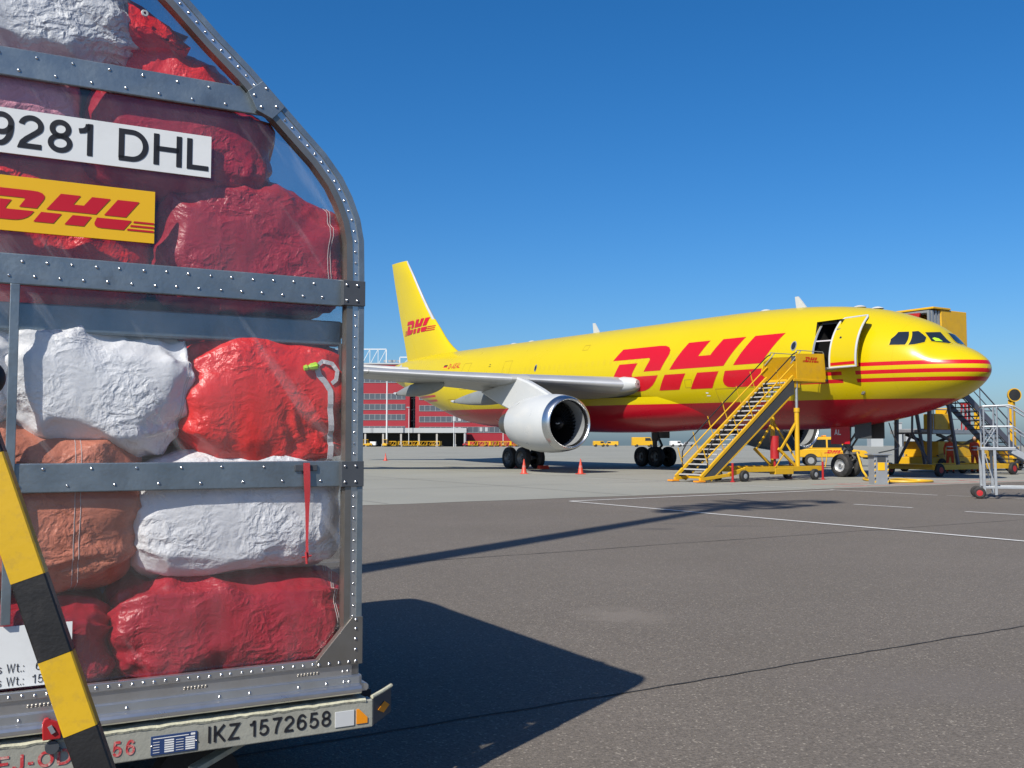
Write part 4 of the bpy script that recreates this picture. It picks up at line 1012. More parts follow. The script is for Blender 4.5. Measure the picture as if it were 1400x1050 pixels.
for sd_ in (1, -1):
    for q in WINS:
        cy_ = sum(p[0] for p in q)/len(q); cz_ = sum(p[1] for p in q)/len(q)
        for nm, sc_, off, mt in (('cockpit_window_frame', 1.10, 0.010, 'ac_yellow'), ('cockpit_window', 0.97, 0.020, 'glass')):
            V, F = cut_polys([[(cy_+(a-cy_)*sc_, cz_+(b-cz_)*sc_) for a, b in q]], 0.1, 0.1)
            m = MB(axf); P = [yz_pt(max(0.0, y), z, off) for y, z in V]
            m.add([Vector((p.x, sd_*p.y, p.z)) for p in P], F)
            if nm.endswith('frame'): par = m.build('cockpit_window_frame', M[mt], fuselage, True)
            else: m.build('cockpit_window', M[mt], fuselage, True)
V, F = cut_polys([[(0.86, 5.47), (0.90, 5.58), (0.78, 5.62), (0.62, 5.58), (0.56, 5.46)]], 0.1, 0.1)
m = MB(axf); m.add([yz_pt(y, z, 0.026) for y, z in V], F); m.build('vest_behind_windscreen', M['lime'], fuselage, True)
# small porthole by the door
def ell(cx_, cz_, rx, rz, n=18): return [(cx_+rx*math.cos(2*math.pi*k/n), cz_+rz*math.sin(2*math.pi*k/n)) for k in range(n)]
skin_decal('porthole', [ell(7.1, 5.58, 0.15, 0.21)], M['galv'], 0.012, (0.1, 0.1)); skin_decal('porthole_pane', [ell(7.1, 5.58, 0.11, 0.165)], M['glass'], 0.018, (0.1, 0.1))
skin_decal('porthole', [ell(27.2, 5.62, 0.13, 0.22)], M['galv'], 0.012, (0.1, 0.1)); skin_decal('porthole_pane', [ell(27.2, 5.62, 0.09, 0.16)], M['glass'], 0.018, (0.1, 0.1))
# registration and flag
vs_, fs_ = strokes('D-AEAL', 0.09); m = MB(axf); m.add([skin_pt(38.9-u*0.36, 6.14+v*0.34, 0.01) for u, v in vs_], fs_); m.build('registration', M['red_print'], fuselage)
for k, c in enumerate(('black', 'red_print', 'label_yellow')):
    skin_decal('flag_stripe', [[(39.75, 6.44-k*0.09), (39.2, 6.44-k*0.09), (39.2, 6.35-k*0.09), (39.75, 6.35-k*0.09)]], M[c], 0.01, (0.3, 0.1))
skin_decal('stabiliser_seal', [[(51.0, 6.72), (49.1, 6.72), (50.0, 7.12)]], M['ac_white'], 0.012, (0.3, 0.1))

# plugged cabin windows, access panels and small stencils
pl_ = [ell(x, 5.58, 0.115, 0.165, 12) for x in [10.2+0.535*k for k in range(58)]]
skin_decal('window_plugs', pl_, M['plug'], 0.003, (9, 0.2))['kind'] = 'stuff'
def seam_rect(x0, x1, z0, z1, w=0.022): return [[(x0, z0), (x1, z0), (x1, z0+w), (x0, z0+w)], [(x0, z1-w), (x1, z1-w), (x1, z1), (x0, z1)], [(x0, z0+w), (x0+w, z0+w), (x0+w, z1-w), (x0, z1-w)], [(x1-w, z0+w), (x1, z0+w), (x1, z1-w), (x1-w, z1-w)]]
for r_ in ((30.2, 31.1, 4.55, 6.25), (35.6, 36.6, 4.6, 6.4), (9.2, 11.9, 2.5, 3.9), (36.8, 38.8, 2.9, 4.0), (13.4, 13.9, 4.0, 4.4), (22.4, 22.9, 6.4, 6.7)):
    skin_decal('panel_outline', seam_rect(*r_), M['panel_line'], 0.004, (0.6, 0.12))
for k, (x, z) in enumerate(((29.9, 5.2), (35.2, 5.3), (33.0, 6.1), (12.6, 3.7), (8.9, 3.0), (31.6, 4.9))):
    skin_decal('stencil_mark', [[(x, z), (x-0.16, z), (x-0.16, z+0.06), (x, z+0.06)], [(x, z-0.12), (x-0.24, z-0.12), (x-0.24, z-0.08), (x, z-0.08)]], M['black'] if z > 4 else M['label_white'], 0.005, (0.5, 0.2))['kind'] = 'stuff'
# forward door: frame, dark hold behind it, leaf swung forward
fr = []
for a, b, c_, d_ in ((DX0-0.05, DX1+0.05, DZ0-0.08, DZ0+0.03), (DX0-0.05, DX1+0.05, DZ1-0.03, DZ1+0.07)): fr.append([(a, c_), (b, c_), (b, d_), (a, d_)])
for a, b in ((DX0-0.05, DX0+0.03), (DX1-0.03, DX1+0.07)): fr.append([(a, DZ0+0.031), (b, DZ0+0.031), (b, DZ1-0.031), (a, DZ1-0.031)])
skin_decal('door_frame', fr, M['galv'], 0.014, (0.3, 0.12))
m = MB(axf); zs0, zs1 = shear(5.4, DZ0-0.05), shear(5.4, DZ1+0.1)
m.add([(DX0-0.1, 0.4, zs0), (DX1+0.1, 0.4, zs0), (DX1+0.1, 0.4, zs1), (DX0-0.1, 0.4, zs1), (DX0-0.1, 2.72, zs0), (DX1+0.1, 2.72, zs0), (DX1+0.1, 2.3, zs1), (DX0-0.1, 2.3, zs1)],
      [(0,1,2,3), (0,4,5,1), (3,2,6,7), (0,3,7,4), (1,5,6,2)]); m.build('hold_lining', M['dark'], fuselage)
m = MB(axf); m.bar((DX0, 2.5, shear(5, 5.68)), (DX1, 2.5, shear(6, 5.70)), 0.03, 0.05); m.build('barrier_strap', M['strap_white'], fuselage)
def leaf_pt(x, z, off): p = skin_pt(5.4, z, 0); return Vector((x, p.y+0.30+off-0.16*(x-4.95)*-0.0+(4.4-x)*0.03, shear(5.4, z)))
V, F = cut_polys([[(4.98, 4.52), (3.66, 4.52), (3.66, 6.50), (3.72, 6.58), (4.86, 6.58), (4.98, 6.46)]], 0.3, 0.12)
m = MB(axf); nV = len(V)
m.add([leaf_pt(x, z, 0.0) for x, z in V], F); m.add([leaf_pt(x, z, -0.14) for x, z in V], F)
rim = [(4.98, 4.52), (3.66, 4.52), (3.66, 6.50), (3.72, 6.58), (4.86, 6.58), (4.98, 6.46)]
leaf = m.build('door_leaf', M['ac_yellow'], fuselage, True)
V, F = cut_polys([[(4.93, 4.72), (3.71, 4.72), (3.71, 4.60), (4.93, 4.60)]], 0.3, 0.1); m = MB(axf); m.add([leaf_pt(x, z, 0.004) for x, z in V], F); m.build('door_stripe', M['ac_red'], leaf, True)
m = MB(axf); dense = []
for a, b in zip(rim, rim[1:]+rim[:1]):
    k = max(1, int(math.dist(a, b)/0.15)); dense += [(a[0]+(b[0]-a[0])*i/k, a[1]+(b[1]-a[1])*i/k) for i in range(k)]
m.pipe([leaf_pt(x, z, -0.01) for x, z in dense+dense[:1]], 0.045, 8, False); m.build('door_seal', M['ac_white'], leaf, True)
m = MB(axf); c_ = leaf_pt(4.55, 5.72, 0.0); m.lathe([(0, 0.055), (0.01, 0.05), (0.012, 0)], c_, (0, 1, 0.1), 12); m.build('door_window', M['glass'], leaf, True)
m = MB(axf)
for z in (5.0, 6.1): m.bar((4.9, 2.5, shear(5, z)), (4.2, leaf_pt(4.2, z, -0.22).y, shear(5, z)), 0.06, 0.08); m.build('door_hinge', M['gear'], leaf); m = MB(axf)

# aerials on the roof
for x, h in ((24.7, 0.62), (9.0, 0.55)):
    m = MB(axf); z0 = shear(x, f_top(x)); m.prism([(x-0.30, z0-0.03), (x+0.30, z0-0.03), (x+0.38, z0+h), (x+0.20, z0+h)], lambda u, v, w: (u, w, v), -0.04, 0.04); m.build('aerial', M['ac_white'], fuselage, True)
for x in (31.8, 34.0, 11.2, 5.8, 4.9):
    m = MB(axf); z0 = shear(x, f_top(x)); m.lathe([(0, 0.28), (0.05, 0.22), (0.09, 0.1), (0.1, 0)], (x, 0, z0-0.01), (0, 0, 1), 12); m.build('roof_fitting', M['ac_white'], fuselage, True)
m = MB(axf); m.bar(skin_pt(4.0, 3.55, 0), skin_pt(4.0, 3.55, 0)+Vector((-0.02, 0.10, -0.10)), 0.12, 0.05); m.build('pitot_probe', M['gear'], fuselage)

# belly fairing
m = MB(axf); nx, na = 36, 36; vs = []; fs = []
for i in range(nx+1):
    t = i/nx; x = 13.0+20.0*t; s_ = max(0.0, math.sin(math.pi*t))**0.75
    for k in range(na+1):
        an_ = math.pi+math.pi*k/na; c, q = math.cos(an_), math.sin(an_)
        vs.append((x, (2.0+0.95*s_)*math.copysign(abs(c)**0.75, c), shear(x, 3.65-(1.38+0.46*s_)*abs(q)**0.8)))
for i in range(nx):
    for k in range(na): fs.append((i*(na+1)+k, i*(na+1)+k+1, (i+1)*(na+1)+k+1, (i+1)*(na+1)+k))
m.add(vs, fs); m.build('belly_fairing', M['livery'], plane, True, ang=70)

# wings
def airfoil(n=22, tc=0.12, camber=0.015):
    up, lo = [], []
    for i in range(n+1):
        x = 0.5*(1-math.cos(math.pi*i/n)); yt = 5*tc*(0.2969*math.sqrt(x)-0.126*x-0.3516*x*x+0.2843*x**3-0.1036*x**4); yc = camber*4*x*(1-x)
        up.append((x, yc+yt)); lo.append((x, yc-yt))
    return lo[::-1]+up[1:]          # trailing edge below, round the nose, trailing edge above
def loft(m, secs, u0=0.0, u1=1.0, grow=0.0, cap=True, ncut=None):
    rings = []
    for (pf, le, ch, tc, inc) in secs:
        ring = []
        for (x, z) in airfoil(22, tc):
            x2 = min(max(x, u0), u1)
            if u1 < 1.0 or u0 > 0.0:
                yt = 5*tc*(0.2969*math.sqrt(x2)-0.126*x2-0.3516*x2*x2+0.2843*x2**3-0.1036*x2**4); yc = 0.06*x2*(1-x2)
                z = yc+yt if z > yc else yc-yt
            zz_ = z*ch*(1+grow)+math.copysign(grow*0.15, z); xx_ = (x2*ch)-grow*0.15*(1 if x2 < 0.01 else 0)
            ring.append(pf(le, xx_*math.cos(inc)+zz_*math.sin(inc), zz_*math.cos(inc)-xx_*math.sin(inc)))
        rings.append(ring)
    n = len(rings[0]); vs = [p for r in rings for p in r]; fs = []
    for i in range(len(rings)-1):
        for k in range(n): fs.append((i*n+k, i*n+(k+1) % n, (i+1)*n+(k+1) % n, (i+1)*n+k))
    if cap: fs += [tuple(range(n)), tuple(range((len(rings)-1)*n, len(rings)*n))]
    m.add(vs, fs)
def wing_secs(sd_, y0=1.5, y1=22.4, st_=None):
    ys = [1.5, 2.9, 5.0, 7.95, 11, 14.8, 18.5, 22.0, 22.4]; out = []
    ys = sorted(set([y for y in ys if y0 <= y <= y1]+[y0, y1]))
    fz = pchip([1.5, 2.9, 7.95, 14.8, 22.4], [4.33, 4.42, 4.72, 5.14, 5.80]); ft = pchip([1.5, 2.9, 7.95, 22.4], [26.3, 26.45, 27.0, 32.0]); fi = pchip([1.5, 7.95, 22.4], [R(3.6), R(1.5), R(-1)]); fc = pchip([1.5, 7.95, 22.4], [0.122, 0.102, 0.092])
    for y in ys:
        le = 17.4+(y-2.9)*0.6 if y > 2.9 else 17.4+(y-2.9)*0.6
        ch = ft(y)-le
        out.append((lambda L_, dx, dz, y=y, le=le: Vector((le+dx, sd_*y, fz(y)+dz)), 0, ch, fc(y), fi(y)))
    return out, fz, ft
for sd_ in (1, -1):
    secs, fz, ft = wing_secs(sd_)
    m = MB(axf); loft(m, secs); wing = m.build('wing', M['ac_grey'], plane, True, ang=40)
    for a, b in ((3.15, 7.55), (8.35, 14.6), (14.66, 21.9)):
        s2, _, _ = wing_secs(sd_, a, b); m = MB(axf); loft(m, s2, 0.0, 0.13, 0.035); m.build('slat', M['slat'], wing, True, ang=40)
    m = MB(axf); m.lathe([(-0.02, 0.05), (0.0, 0.22), (0.25, 0.34), (0.9, 0.42), (1.6, 0.30), (1.62, 0)], (17.25, sd_*2.95, 4.46), (1, 0.25*sd_, 0.0), 16); m.build('root_fairing', M['ac_white'], wing, True)
    # flap track fairings
    for (y, x0, x1, dz, w_, mt) in ((6.2, 22.6, 31.2, 0.98, 0.28, 'ac_dgrey'), (10.6, 23.8, 30.0, 0.80, 0.22, 'ac_dgrey'), (14.9, 26.0, 31.3, 0.70, 0.20, 'ac_dgrey'), (18.9, 28.2, 32.4, 0.55, 0.17, 'ac_dgrey')):
        m = MB(axf); vs = []; fs = []; n = 24; na = 16; zt = fz(y)-0.10
        for i in range(n+1):
            t = i/n; s_ = math.sin(math.pi*t**0.75)**0.75 if 0 < t < 1 else 0.02
            for k in range(na):
                an_ = 2*math.pi*k/na
                cz = -0.25*dz+(-0.55*dz*s_)*0.5
                vs.append((x0+(x1-x0)*t, sd_*y+w_*s_*math.copysign(abs(math.cos(an_))**0.6, math.cos(an_)), zt+0.04-t*0.28+dz*0.5*s_*math.copysign(abs(math.sin(an_))**0.8, math.sin(an_))-0.32*dz))
        for i in range(n):
            for k in range(na): fs.append((i*na+k, i*na+(k+1) % na, (i+1)*na+(k+1) % na, (i+1)*na+k))
        fs += [tuple(range(na)), tuple(range(n*na, (n+1)*na))]
        m.add(vs, fs); fo = m.build('flap_fairing', M[mt], wing, True, ang=50)
        m = MB(axf); m.lathe([(0, 0.10), (0.35, 0.07), (0.6, 0.0)], (x1-0.35, sd_*y, zt-0.24-0.32*dz), (1, 0, 0.1), 10); m.build('fairing_tip', M['ac_white'], fo, True)
    # engine: nacelle, lip, fan, spinner, core, pylon
    ex, ey, ez = 16.1, sd_*7.95, 2.40
    def lat(prof, mt, name, par, n=64, ang=40):
        m = MB(axf); m.lathe(prof, (ex, ey, ez), (1, 0, 0.01), n); return m.build(name, M[mt], par, True, ang=ang)
    nac = lat([(0.42, 1.335), (0.9, 1.395), (1.5, 1.425), (2.3, 1.41), (3.2, 1.32), (3.9, 1.19), (4.25, 1.10), (4.24, 1.06), (3.6, 1.08)], 'ac_white', 'nacelle', plane)
    lat([(0.43, 1.336), (0.2, 1.295), (0.08, 1.25), (0.02, 1.205), (0.0, 1.165), (0.03, 1.12), (0.12, 1.085), (0.32, 1.07)], 'ac_metal', 'inlet_lip', nac)
    lat([(0.32, 1.07), (0.7, 1.075), (1.05, 1.09), (1.35, 1.09)], 'gse_grey', 'inlet_duct', nac)
    lat([(1.33, 1.09), (1.34, 0.0)], 'dark', 'fan_case', nac)
    m = MB(axf)
    for k in range(38):
        t = 2*math.pi*k/38; t2 = t+0.13
        def pp(r, a_, dx): return Vector((ex+dx, ey+r*math.cos(a_), ez+r*math.sin(a_)))
        m.add([pp(0.33, t, 1.05), pp(0.33, t+0.10, 1.22), pp(0.7, t+0.13, 1.20), pp(1.07, t+0.16, 1.16), pp(1.07, t+0.05, 1.02), pp(0.7, t+0.03, 1.03)], [(0,1,2,5), (5,2,3,4)])
    m.build('fan', M['fan'], nac, True)
    sp_ = lat([(0.62, 0.0), (0.66, 0.06), (0.8, 0.2), (1.0, 0.31), (1.1, 0.34), (1.12, 0.0)], 'fan', 'spinner', nac, 32)
    m = MB(axf); m.pipe([(ex+0.70, ey+0.13, ez+0.02), (ex+0.74, ey+0.19, ez-0.02), (ex+0.82, ey+0.26, ez+0.0)], 0.03, 6); m.build('spinner_mark', M['ac_white'], sp_, True)
    lat([(3.3, 0.95), (4.3, 0.86), (5.0, 0.70), (5.7, 0.55), (5.72, 0.48), (5.3, 0.40)], 'core', 'core_cowl', nac, 40)
    lat([(5.2, 0.38), (5.8, 0.30), (6.5, 0.02)], 'core', 'exhaust_plug', nac, 32)
    m = MB(axf); zl = fz(7.95)
    m.prism([(17.6, ez+1.38), (18.4, ez+1.72), (19.6, zl-0.16), (20.6, zl+0.12), (21.5, zl-0.1), (24.4, zl-0.5), (22.6, ez+1.15), (21.2, ez+0.72), (20.0, ez+0.75), (19.2, ez+1.1)], lambda u, v, w: (u, ey+w, v), -0.20, 0.20)
    m.build('pylon', M['ac_white'], nac, True, 0.09, 30)
    # tailplane
    st_ = []
    for y, le, ch in ((0.6, 46.6, 5.9), (1.6, 47.3, 5.4), (4.5, 49.35, 3.95), (8.1, 51.9, 2.2)):
        st_.append((lambda L_, dx, dz, y=y, le=le: Vector((le+dx, sd_*y, 6.95+0.10*y+dz)), 0, ch, 0.10, 0))
    m = MB(axf); loft(m, st_); m.build('tailplane', M['ac_white'], plane, True)
# fin with rudder
f_le = pchip([7.2, 8.0, 8.6, 9.3, 10.1, 11.5, 16.40], [38.6, 41.4, 42.7, 43.75, 44.65, 46.25, 50.70]); f_te = pchip([7.2, 8.2, 12.2, 16.40], [50.3, 50.62, 52.2, 53.72])
fin_z = [7.2, 7.6, 8.0, 8.3, 8.6, 9.0, 9.5, 10.1, 11, 12, 13, 14, 15, 16.1, 16.40]
def fin_secs(grow=0):
    out = []
    for z in fin_z:
        ch = f_te(z)-f_le(z); le = f_le(z); tc = min(0.095, 0.70/ch)*(0.35 if z > 16.3 else 1)
        out.append((lambda L_, dx, dz, z=z, le=le: Vector((le+dx, dz, z+0.045*(dx-1.5)*(1 if z > 15 else 0))), 0, ch, tc, 0))
    return out
m = MB(axf); loft(m, fin_secs(), 0.0, 0.70); fin = m.build('fin', M['ac_yellow'], plane, True, ang=40)
m = MB(axf); loft(m, fin_secs(), 0.704, 1.0); m.build('rudder', M['ac_yellow'], fin, True, ang=40)
m = MB(axf); loft(m, fin_secs()[8:], 0.0, 0.035, 0.02); m.build('fin_leading_edge', M['slat'], fin, True, ang=40)
def fin_y(x, z):
    ch = f_te(z)-f_le(z); t = min(max((x-f_le(z))/ch, 0), 1); tc = min(0.095, 0.70/ch)
    return ch*5*tc*(0.2969*math.sqrt(t)-0.126*t-0.3516*t*t+0.2843*t**3-0.1036*t**4)+0.06*t*(1-t)*ch
polys = LOGO+logo_lines(1.4, 3.6); us = [p[0] for q in polys for p in q]; ua, ub = min(us), max(us)
V, F = cut_polys([[(50.85-(a_-ua)/(ub-ua)*5.6, 10.12+(b_-3.94)/2.26*1.08) for a_, b_ in q] for q in polys], 0.12, 0.2)
m = MB(axf); m.add([Vector((x, fin_y(x, z)+0.03, z)) for x, z in V], F); m.build('logo', M['ac_red'], fin, True, recalc=False)

# nose gear
nl = MB(axf); nl.tube((6.67, 0, 0.50), (6.55, 0, 2.5), 0.11, n=16); nl.tube((6.64, 0, 1.0), (6.55, 0, 2.4), 0.16, n=16); ngs = nl.build('nose_gear_strut', M['gear'], plane, True)
nl = MB(axf); nl.tube((6.67, -0.42, 0.50), (6.67, 0.42, 0.50), 0.07); nl.tube((6.6, -0.28, 1.22), (6.6, 0.28, 1.22), 0.09); nl.bar((6.45, 0, 1.15), (6.2, 0, 0.8), 0.10, 0.05); nl.bar((6.2, 0, 0.8), (6.62, 0, 0.55), 0.10, 0.05); nl.bar((6.5, 0.16, 1.3), (5.5, 0.16, 2.5), 0.05, 0.07); nl.bar((6.5, -0.16, 1.3), (5.5, -0.16, 2.5), 0.05, 0.07); nl.tube((6.4, 0.0, 1.0), (6.0, 0, 1.05), 0.06); nl.build('gear_linkage', M['gear'], ngs, True)
nl = MB(axf); nl.box((6.15, 0.36, 1.42), (7.15, 0.39, 2.25)); dd = nl.build('gear_door', M['ac_red'], plane, bevel=0.01)
stencil('lettering', 'AL', M['label_white'], dd, lambda u, v: Vector((u, 0.394, v)), 6.95, 6.60, 1.82, 2.04, 0.09, 0.17, axf)
nl = MB(axf); nl.box((5.0, 0.40, 1.65), (5.85, 0.43, 2.35)); nl.build('gear_door', M['gse_dark'], plane, bevel=0.01)
nl = MB(axf); nl.box((5.0, -0.43, 1.65), (5.85, -0.40, 2.35)); nl.build('gear_door', M['gse_dark'], plane, bevel=0.01)
def wheel(x, y, r, w_, par, sd_):
    m = MB(axf); h = w_/2
    m.lathe([(-h*0.75, r*0.52), (-h, r*0.66), (-h*0.96, r*0.84), (-h*0.72, r*0.965), (-h*0.4, r), (h*0.4, r), (h*0.72, r*0.965), (h*0.96, r*0.84), (h, r*0.66), (h*0.75, r*0.52)], (x, y, r), (0, 1, 0), 36)
    o = m.build('wheel', M['tyre'], par, True)
    m = MB(axf); s_ = 1 if sd_ > 0 else -1
    m.lathe([(s_*h*0.78, r*0.53), (s_*h*0.70, r*0.50), (s_*h*0.30, r*0.40), (s_*h*0.28, r*0.22), (s_*h*0.62, r*0.20), (s_*h*0.66, 0.0)], (x, y, r), (0, 1, 0), 28); m.build('rim', M['rim'] if r < 0.55 else M['gear'], o, True)
for y in (0.30, -0.30): wheel(6.67, y, 0.50, 0.36, plane, 1 if y > 0 else -1)
# main gear bogies
for sd_ in (1, -1):
    yc = sd_*4.8
    m = MB(axf); m.tube((25.27, yc, 0.62), (25.15, yc-sd_*0.1, 2.0), 0.15, n=16); m.tube((25.2, yc, 1.6), (25.0, yc-sd_*0.3, 4.4), 0.24, n=16); sg = m.build('main_gear_strut', M['gear'], plane, True)
    m = MB(axf); m.bar((24.45, yc, 0.62), (26.1, yc, 0.62), 0.20, 0.24); m.bar((25.0, yc, 1.9), (24.6, yc, 1.3), 0.14, 0.07); m.bar((24.6, yc, 1.3), (25.2, yc, 0.9), 0.14, 0.07); m.bar((25.1, yc-sd_*0.1, 2.3), (24.9, yc-sd_*2.4, 3.9), 0.14, 0.14)
    for dx in (-0.70, 0.70): m.tube((25.27+dx, yc-0.62, 0.62), (25.27+dx, yc+0.62, 0.62), 0.09)
    m.build('bogie_beam', M['gear'], sg, True)
    m = MB(axf); m.box((24.4, yc+sd_*0.42, 1.75), (26.0, yc+sd_*0.46, 3.6)); m.build('gear_door', M['ac_dgrey'], plane, bevel=0.02)
    for dx in (-0.70, 0.70):
        for dy in (-0.47, 0.47): wheel(25.27+dx, yc+dy, 0.615, 0.42, plane, dy)

# ------------------------------------------------------------------ yellow boarding stairs at the forward door
stairs, sxf = ac_root('boarding_stairs', 5.9, 6.0, 'yellow mobile boarding stairs leading up to the open aircraft door', 'stairs')
XN, XF = 5.2, 6.6
Y0, Z0, Y1, Z1 = 9.55, 0.20, 4.75, 4.02
def sp3(t): return (Y0+(Y1-Y0)*t, Z0+(Z1-Z0)*t)
for x in (XN, XF):
    m = MB(sxf); (ya, za), (yb, zb) = sp3(0.0), sp3(1.0)
    m.prism([(ya+0.12, za-0.10), (yb, zb+0.0), (yb, zb-0.62), (yb+0.25, zb-0.72), (ya-0.32, za-0.12)], lambda u, v, w: (x+w, u, v), -0.025, 0.025)
    sg = m.build('stringer', M['gse_dark'], stairs, bevel=0.01)
    m = MB(sxf); m.bar((x, ya+0.14, za+0.0), (x, yb+0.02, zb+0.10), 0.09, 0.12, (0, 0, 1)); m.build('stringer_rail', M['gse_yellow'], sg, bevel=0.01)
    m = MB(sxf); m.bar((x, ya-0.34, za-0.13), (x, yb+0.22, zb-0.74), 0.07, 0.05, (0, 0, 1)); m.build('stringer_edge', M['gse_yellow'], sg)
for k in range(20):
    y, z = sp3((k+0.6)/20.3); m = MB(sxf); m.box((XN+0.04, y-0.12, z-0.045), (XF-0.04, y+0.15, z)); m.build('tread', M['tread'], stairs)
for x in (XN, XF):
    mr = MB(sxf); prs = []; tr = MB(sxf)
    pts = [sp3(t) for t in (0.04, 0.5, 1.0)]
    mr.pipe([(x, y, z+0.55) for y, z in pts], 0.028, 8)
    hd = 0.98
    tr.pipe([(x, pts[0][0]+0.0, pts[0][1]+0.18), (x, pts[0][0]-0.02, pts[0][1]+0.80), (x, pts[0][0]-0.25, pts[0][1]+hd+0.15)]+[(x, sp3(t)[0], sp3(t)[1]+hd) for t in (0.5, 0.56, 1.0)]+[(x, Y1-0.2, Z1+1.06)], 0.024, 8)
    for t in (0.06, 0.22, 0.38, 0.54, 0.70, 0.86):
        y, z = sp3(t); pr = MB(sxf); prs.append(pr); pr.pipe([(x, y, z+0.08), (x, y+0.20, z+0.55), (x, y+0.30, z+hd-0.12)], 0.02, 6)
    h = mr.build('handrail', M['gse_yellow'], stairs, True); tr.build('grip_rail', M['black_paint'], h, True)
    for pr in prs: pr.build('rail_post', M['gse_yellow'], h, True)
m = MB(sxf); m.box((XN-0.06, 2.98, Z1-0.10), (XF+0.06, Y1+0.05, Z1)); pf = m.build('platform', M['gse_yellow'], stairs, bevel=0.01)
m = MB(sxf); m.box((XN-0.10, 2.86, Z1-0.06), (XF+0.10, 2.98, Z1+0.02)); m.build('bumper', M['rubber'], pf, bevel=0.01)
m = MB(sxf); m.prism([(Y1-0.15, Z1-0.02), (2.92, Z1-0.02), (3.02, Z1+1.06), (Y1-0.10, Z1+1.0)], lambda u, v, w: (XN+w, u, v), -0.045, -0.015); pn = m.build('side_panel', M['gse_yellow'], stairs, bevel=0.006)
flat_logo('logo', M['ac_red'], pn, lambda u, v: Vector((XN-0.052, u, v)), 4.28, -0.92, Z1+0.68, 0.21, sxf)
m = MB(sxf); m.prism([(Y1+0.35, Z1+0.25), (Y1-0.15, Z1-0.02), (2.92, Z1-0.02), (2.92, Z1+1.06), (Y1-0.25, Z1+0.95), (Y1+0.15, Z1+0.75)], lambda u, v, w: (XF+w, u, v), 0.015, 0.045); m.build('side_panel', M['gse_yellow'], stairs, bevel=0.006)
m = MB(sxf)
for x in (XN, XF):
    m.pipe([(x, Y1-0.1, Z1+1.0), (x, Y1-0.2, Z1+1.14), (x, 3.05, Z1+1.14), (x, 3.0, Z1+1.05)], 0.02, 6); m.pipe([(x, Y1+0.15, Z1+0.6), (x, Y1-0.45, Z1+1.14)], 0.018, 6)
m.build('platform_rail', M['gse_grey'], pf, True)
m = MB(sxf); m.box((XN+0.05, Y1-0.55, Z1+0.72), (XN+0.25, Y1-0.15, Z1+0.92)); m.build('control_box', M['gse_dark'], pf, bevel=0.01)
for x in (XN+0.05, XF-0.05):          # telescopic supports
    m = MB(sxf); m.tube((x, 4.55, 0.45), (x, 4.55, 2.75), 0.095, n=12); m.tube((x, 4.55, 2.70), (x, 4.55, 2.86), 0.12, n=12); lg = m.build('support_leg', M['gse_yellow'], stairs, True)
    m = MB(sxf); m.tube((x, 4.55, 2.8), (x, 4.55, Z1-0.1), 0.06, n=12); m.build('piston', M['galv'], lg, True)
    m = MB(sxf); m.bar((x, 4.55, 2.3), (x, 5.5, 1.2), 0.06, 0.07); m.bar((x, 5.6, 1.25), (x, 4.65, 0.55), 0.08, 0.10); m.build('brace', M['gse_yellow'], lg)
m = MB(sxf); m.bar((XN+0.05, 4.55, 2.4), (XF-0.05, 4.55, 0.7), 0.05, 0.05); m.bar((XF-0.05, 4.55, 2.4), (XN+0.05, 4.55, 0.7), 0.05, 0.05); m.build('cross_brace', M['gse_yellow'], stairs)
m = MB(sxf); m.box((XN, 4.4, Z1-0.35), (XF, 4.7, Z1-0.11)); m.build('platform_beam', M['gse_yellow'], stairs)
# chassis
m = MB(sxf)
for x in (XN, XF):
    m.bar((x, 3.2, 0.46), (x, 7.5, 0.46), 0.10, 0.20); m.bar((x, 7.45, 0.46), (x, 8.3, 0.28), 0.10, 0.16); m.bar((x, 8.2, 0.28), (x, 9.75, 0.12), 0.10, 0.12)
for y in (3.3, 4.6, 6.0, 7.4, 9.0): m.box((XN, y-0.06, 0.36 if y < 8 else 0.12), (XF, y+0.06, 0.52 if y < 8 else 0.24))
m.box((XN-0.06, 4.9, 0.25), (XN+0.25, 5.9, 0.48))
ch = m.build('chassis', M['gse_yellow'], stairs, bevel=0.01)
for x in (XN-0.02, XF+0.02):
    m = MB(sxf); m.box((x-0.16, 9.62, 0.03), (x+0.12, 9.98, 0.09)); m.build('foot', M['orange'], stairs, bevel=0.01)
    for y in (3.75, 7.6):
        m = MB(sxf); m.lathe([(-0.08, 0.1), (-0.08, 0.19), (-0.05, 0.22), (0.05, 0.22), (0.08, 0.19), (0.08, 0.1)], (x-0.08, y, 0.22), (1, 0, 0), 24); wo = m.build('wheel', M['tyre'], stairs, True)
        m = MB(sxf); m.lathe([(-0.085, 0), (-0.085, 0.05), (-0.07, 0.11), (0.07, 0.11), (0.085, 0)], (x-0.08, y, 0.22), (1, 0, 0), 16); m.build('rim', M['rim'], wo, True)
for (x, y) in ((XN-0.16, 8.25), (XN-0.16, 3.35), (XF+0.16, 3.35)):
    m = MB(sxf); m.tube((x, y, 0.03), (x, y, 0.72), 0.045, n=10); m.tube((x, y, 0.0), (x, y, 0.05), 0.09, n=10); m.build('stabiliser_jack', M['gse_red'], stairs, True)
m = MB(sxf); m.tube((XN+0.3, 5.55, 0.85), (XN+0.3, 5.55, 1.75), 0.17, n=16); m.tube((XN+0.3, 5.55, 0.45), (XN+0.3, 5.55, 0.86), 0.05, n=10); m.build('hydraulic_tank', M['gse_red'], stairs, True)
for a_, b_ in (((XN-0.05, 5.9, 0.52), (XN-0.05, 5.4, 1.05)), ((XN-0.2, 3.25, 0.5), (XN-0.2, 3.1, 1.05)), ((XN-0.12, 3.3, 0.5), (XN-0.1, 3.35, 1.1))): m = MB(sxf); m.bar(a_, b_, 0.03, 0.03); m.build('lever', M['gse_yellow'], stairs)

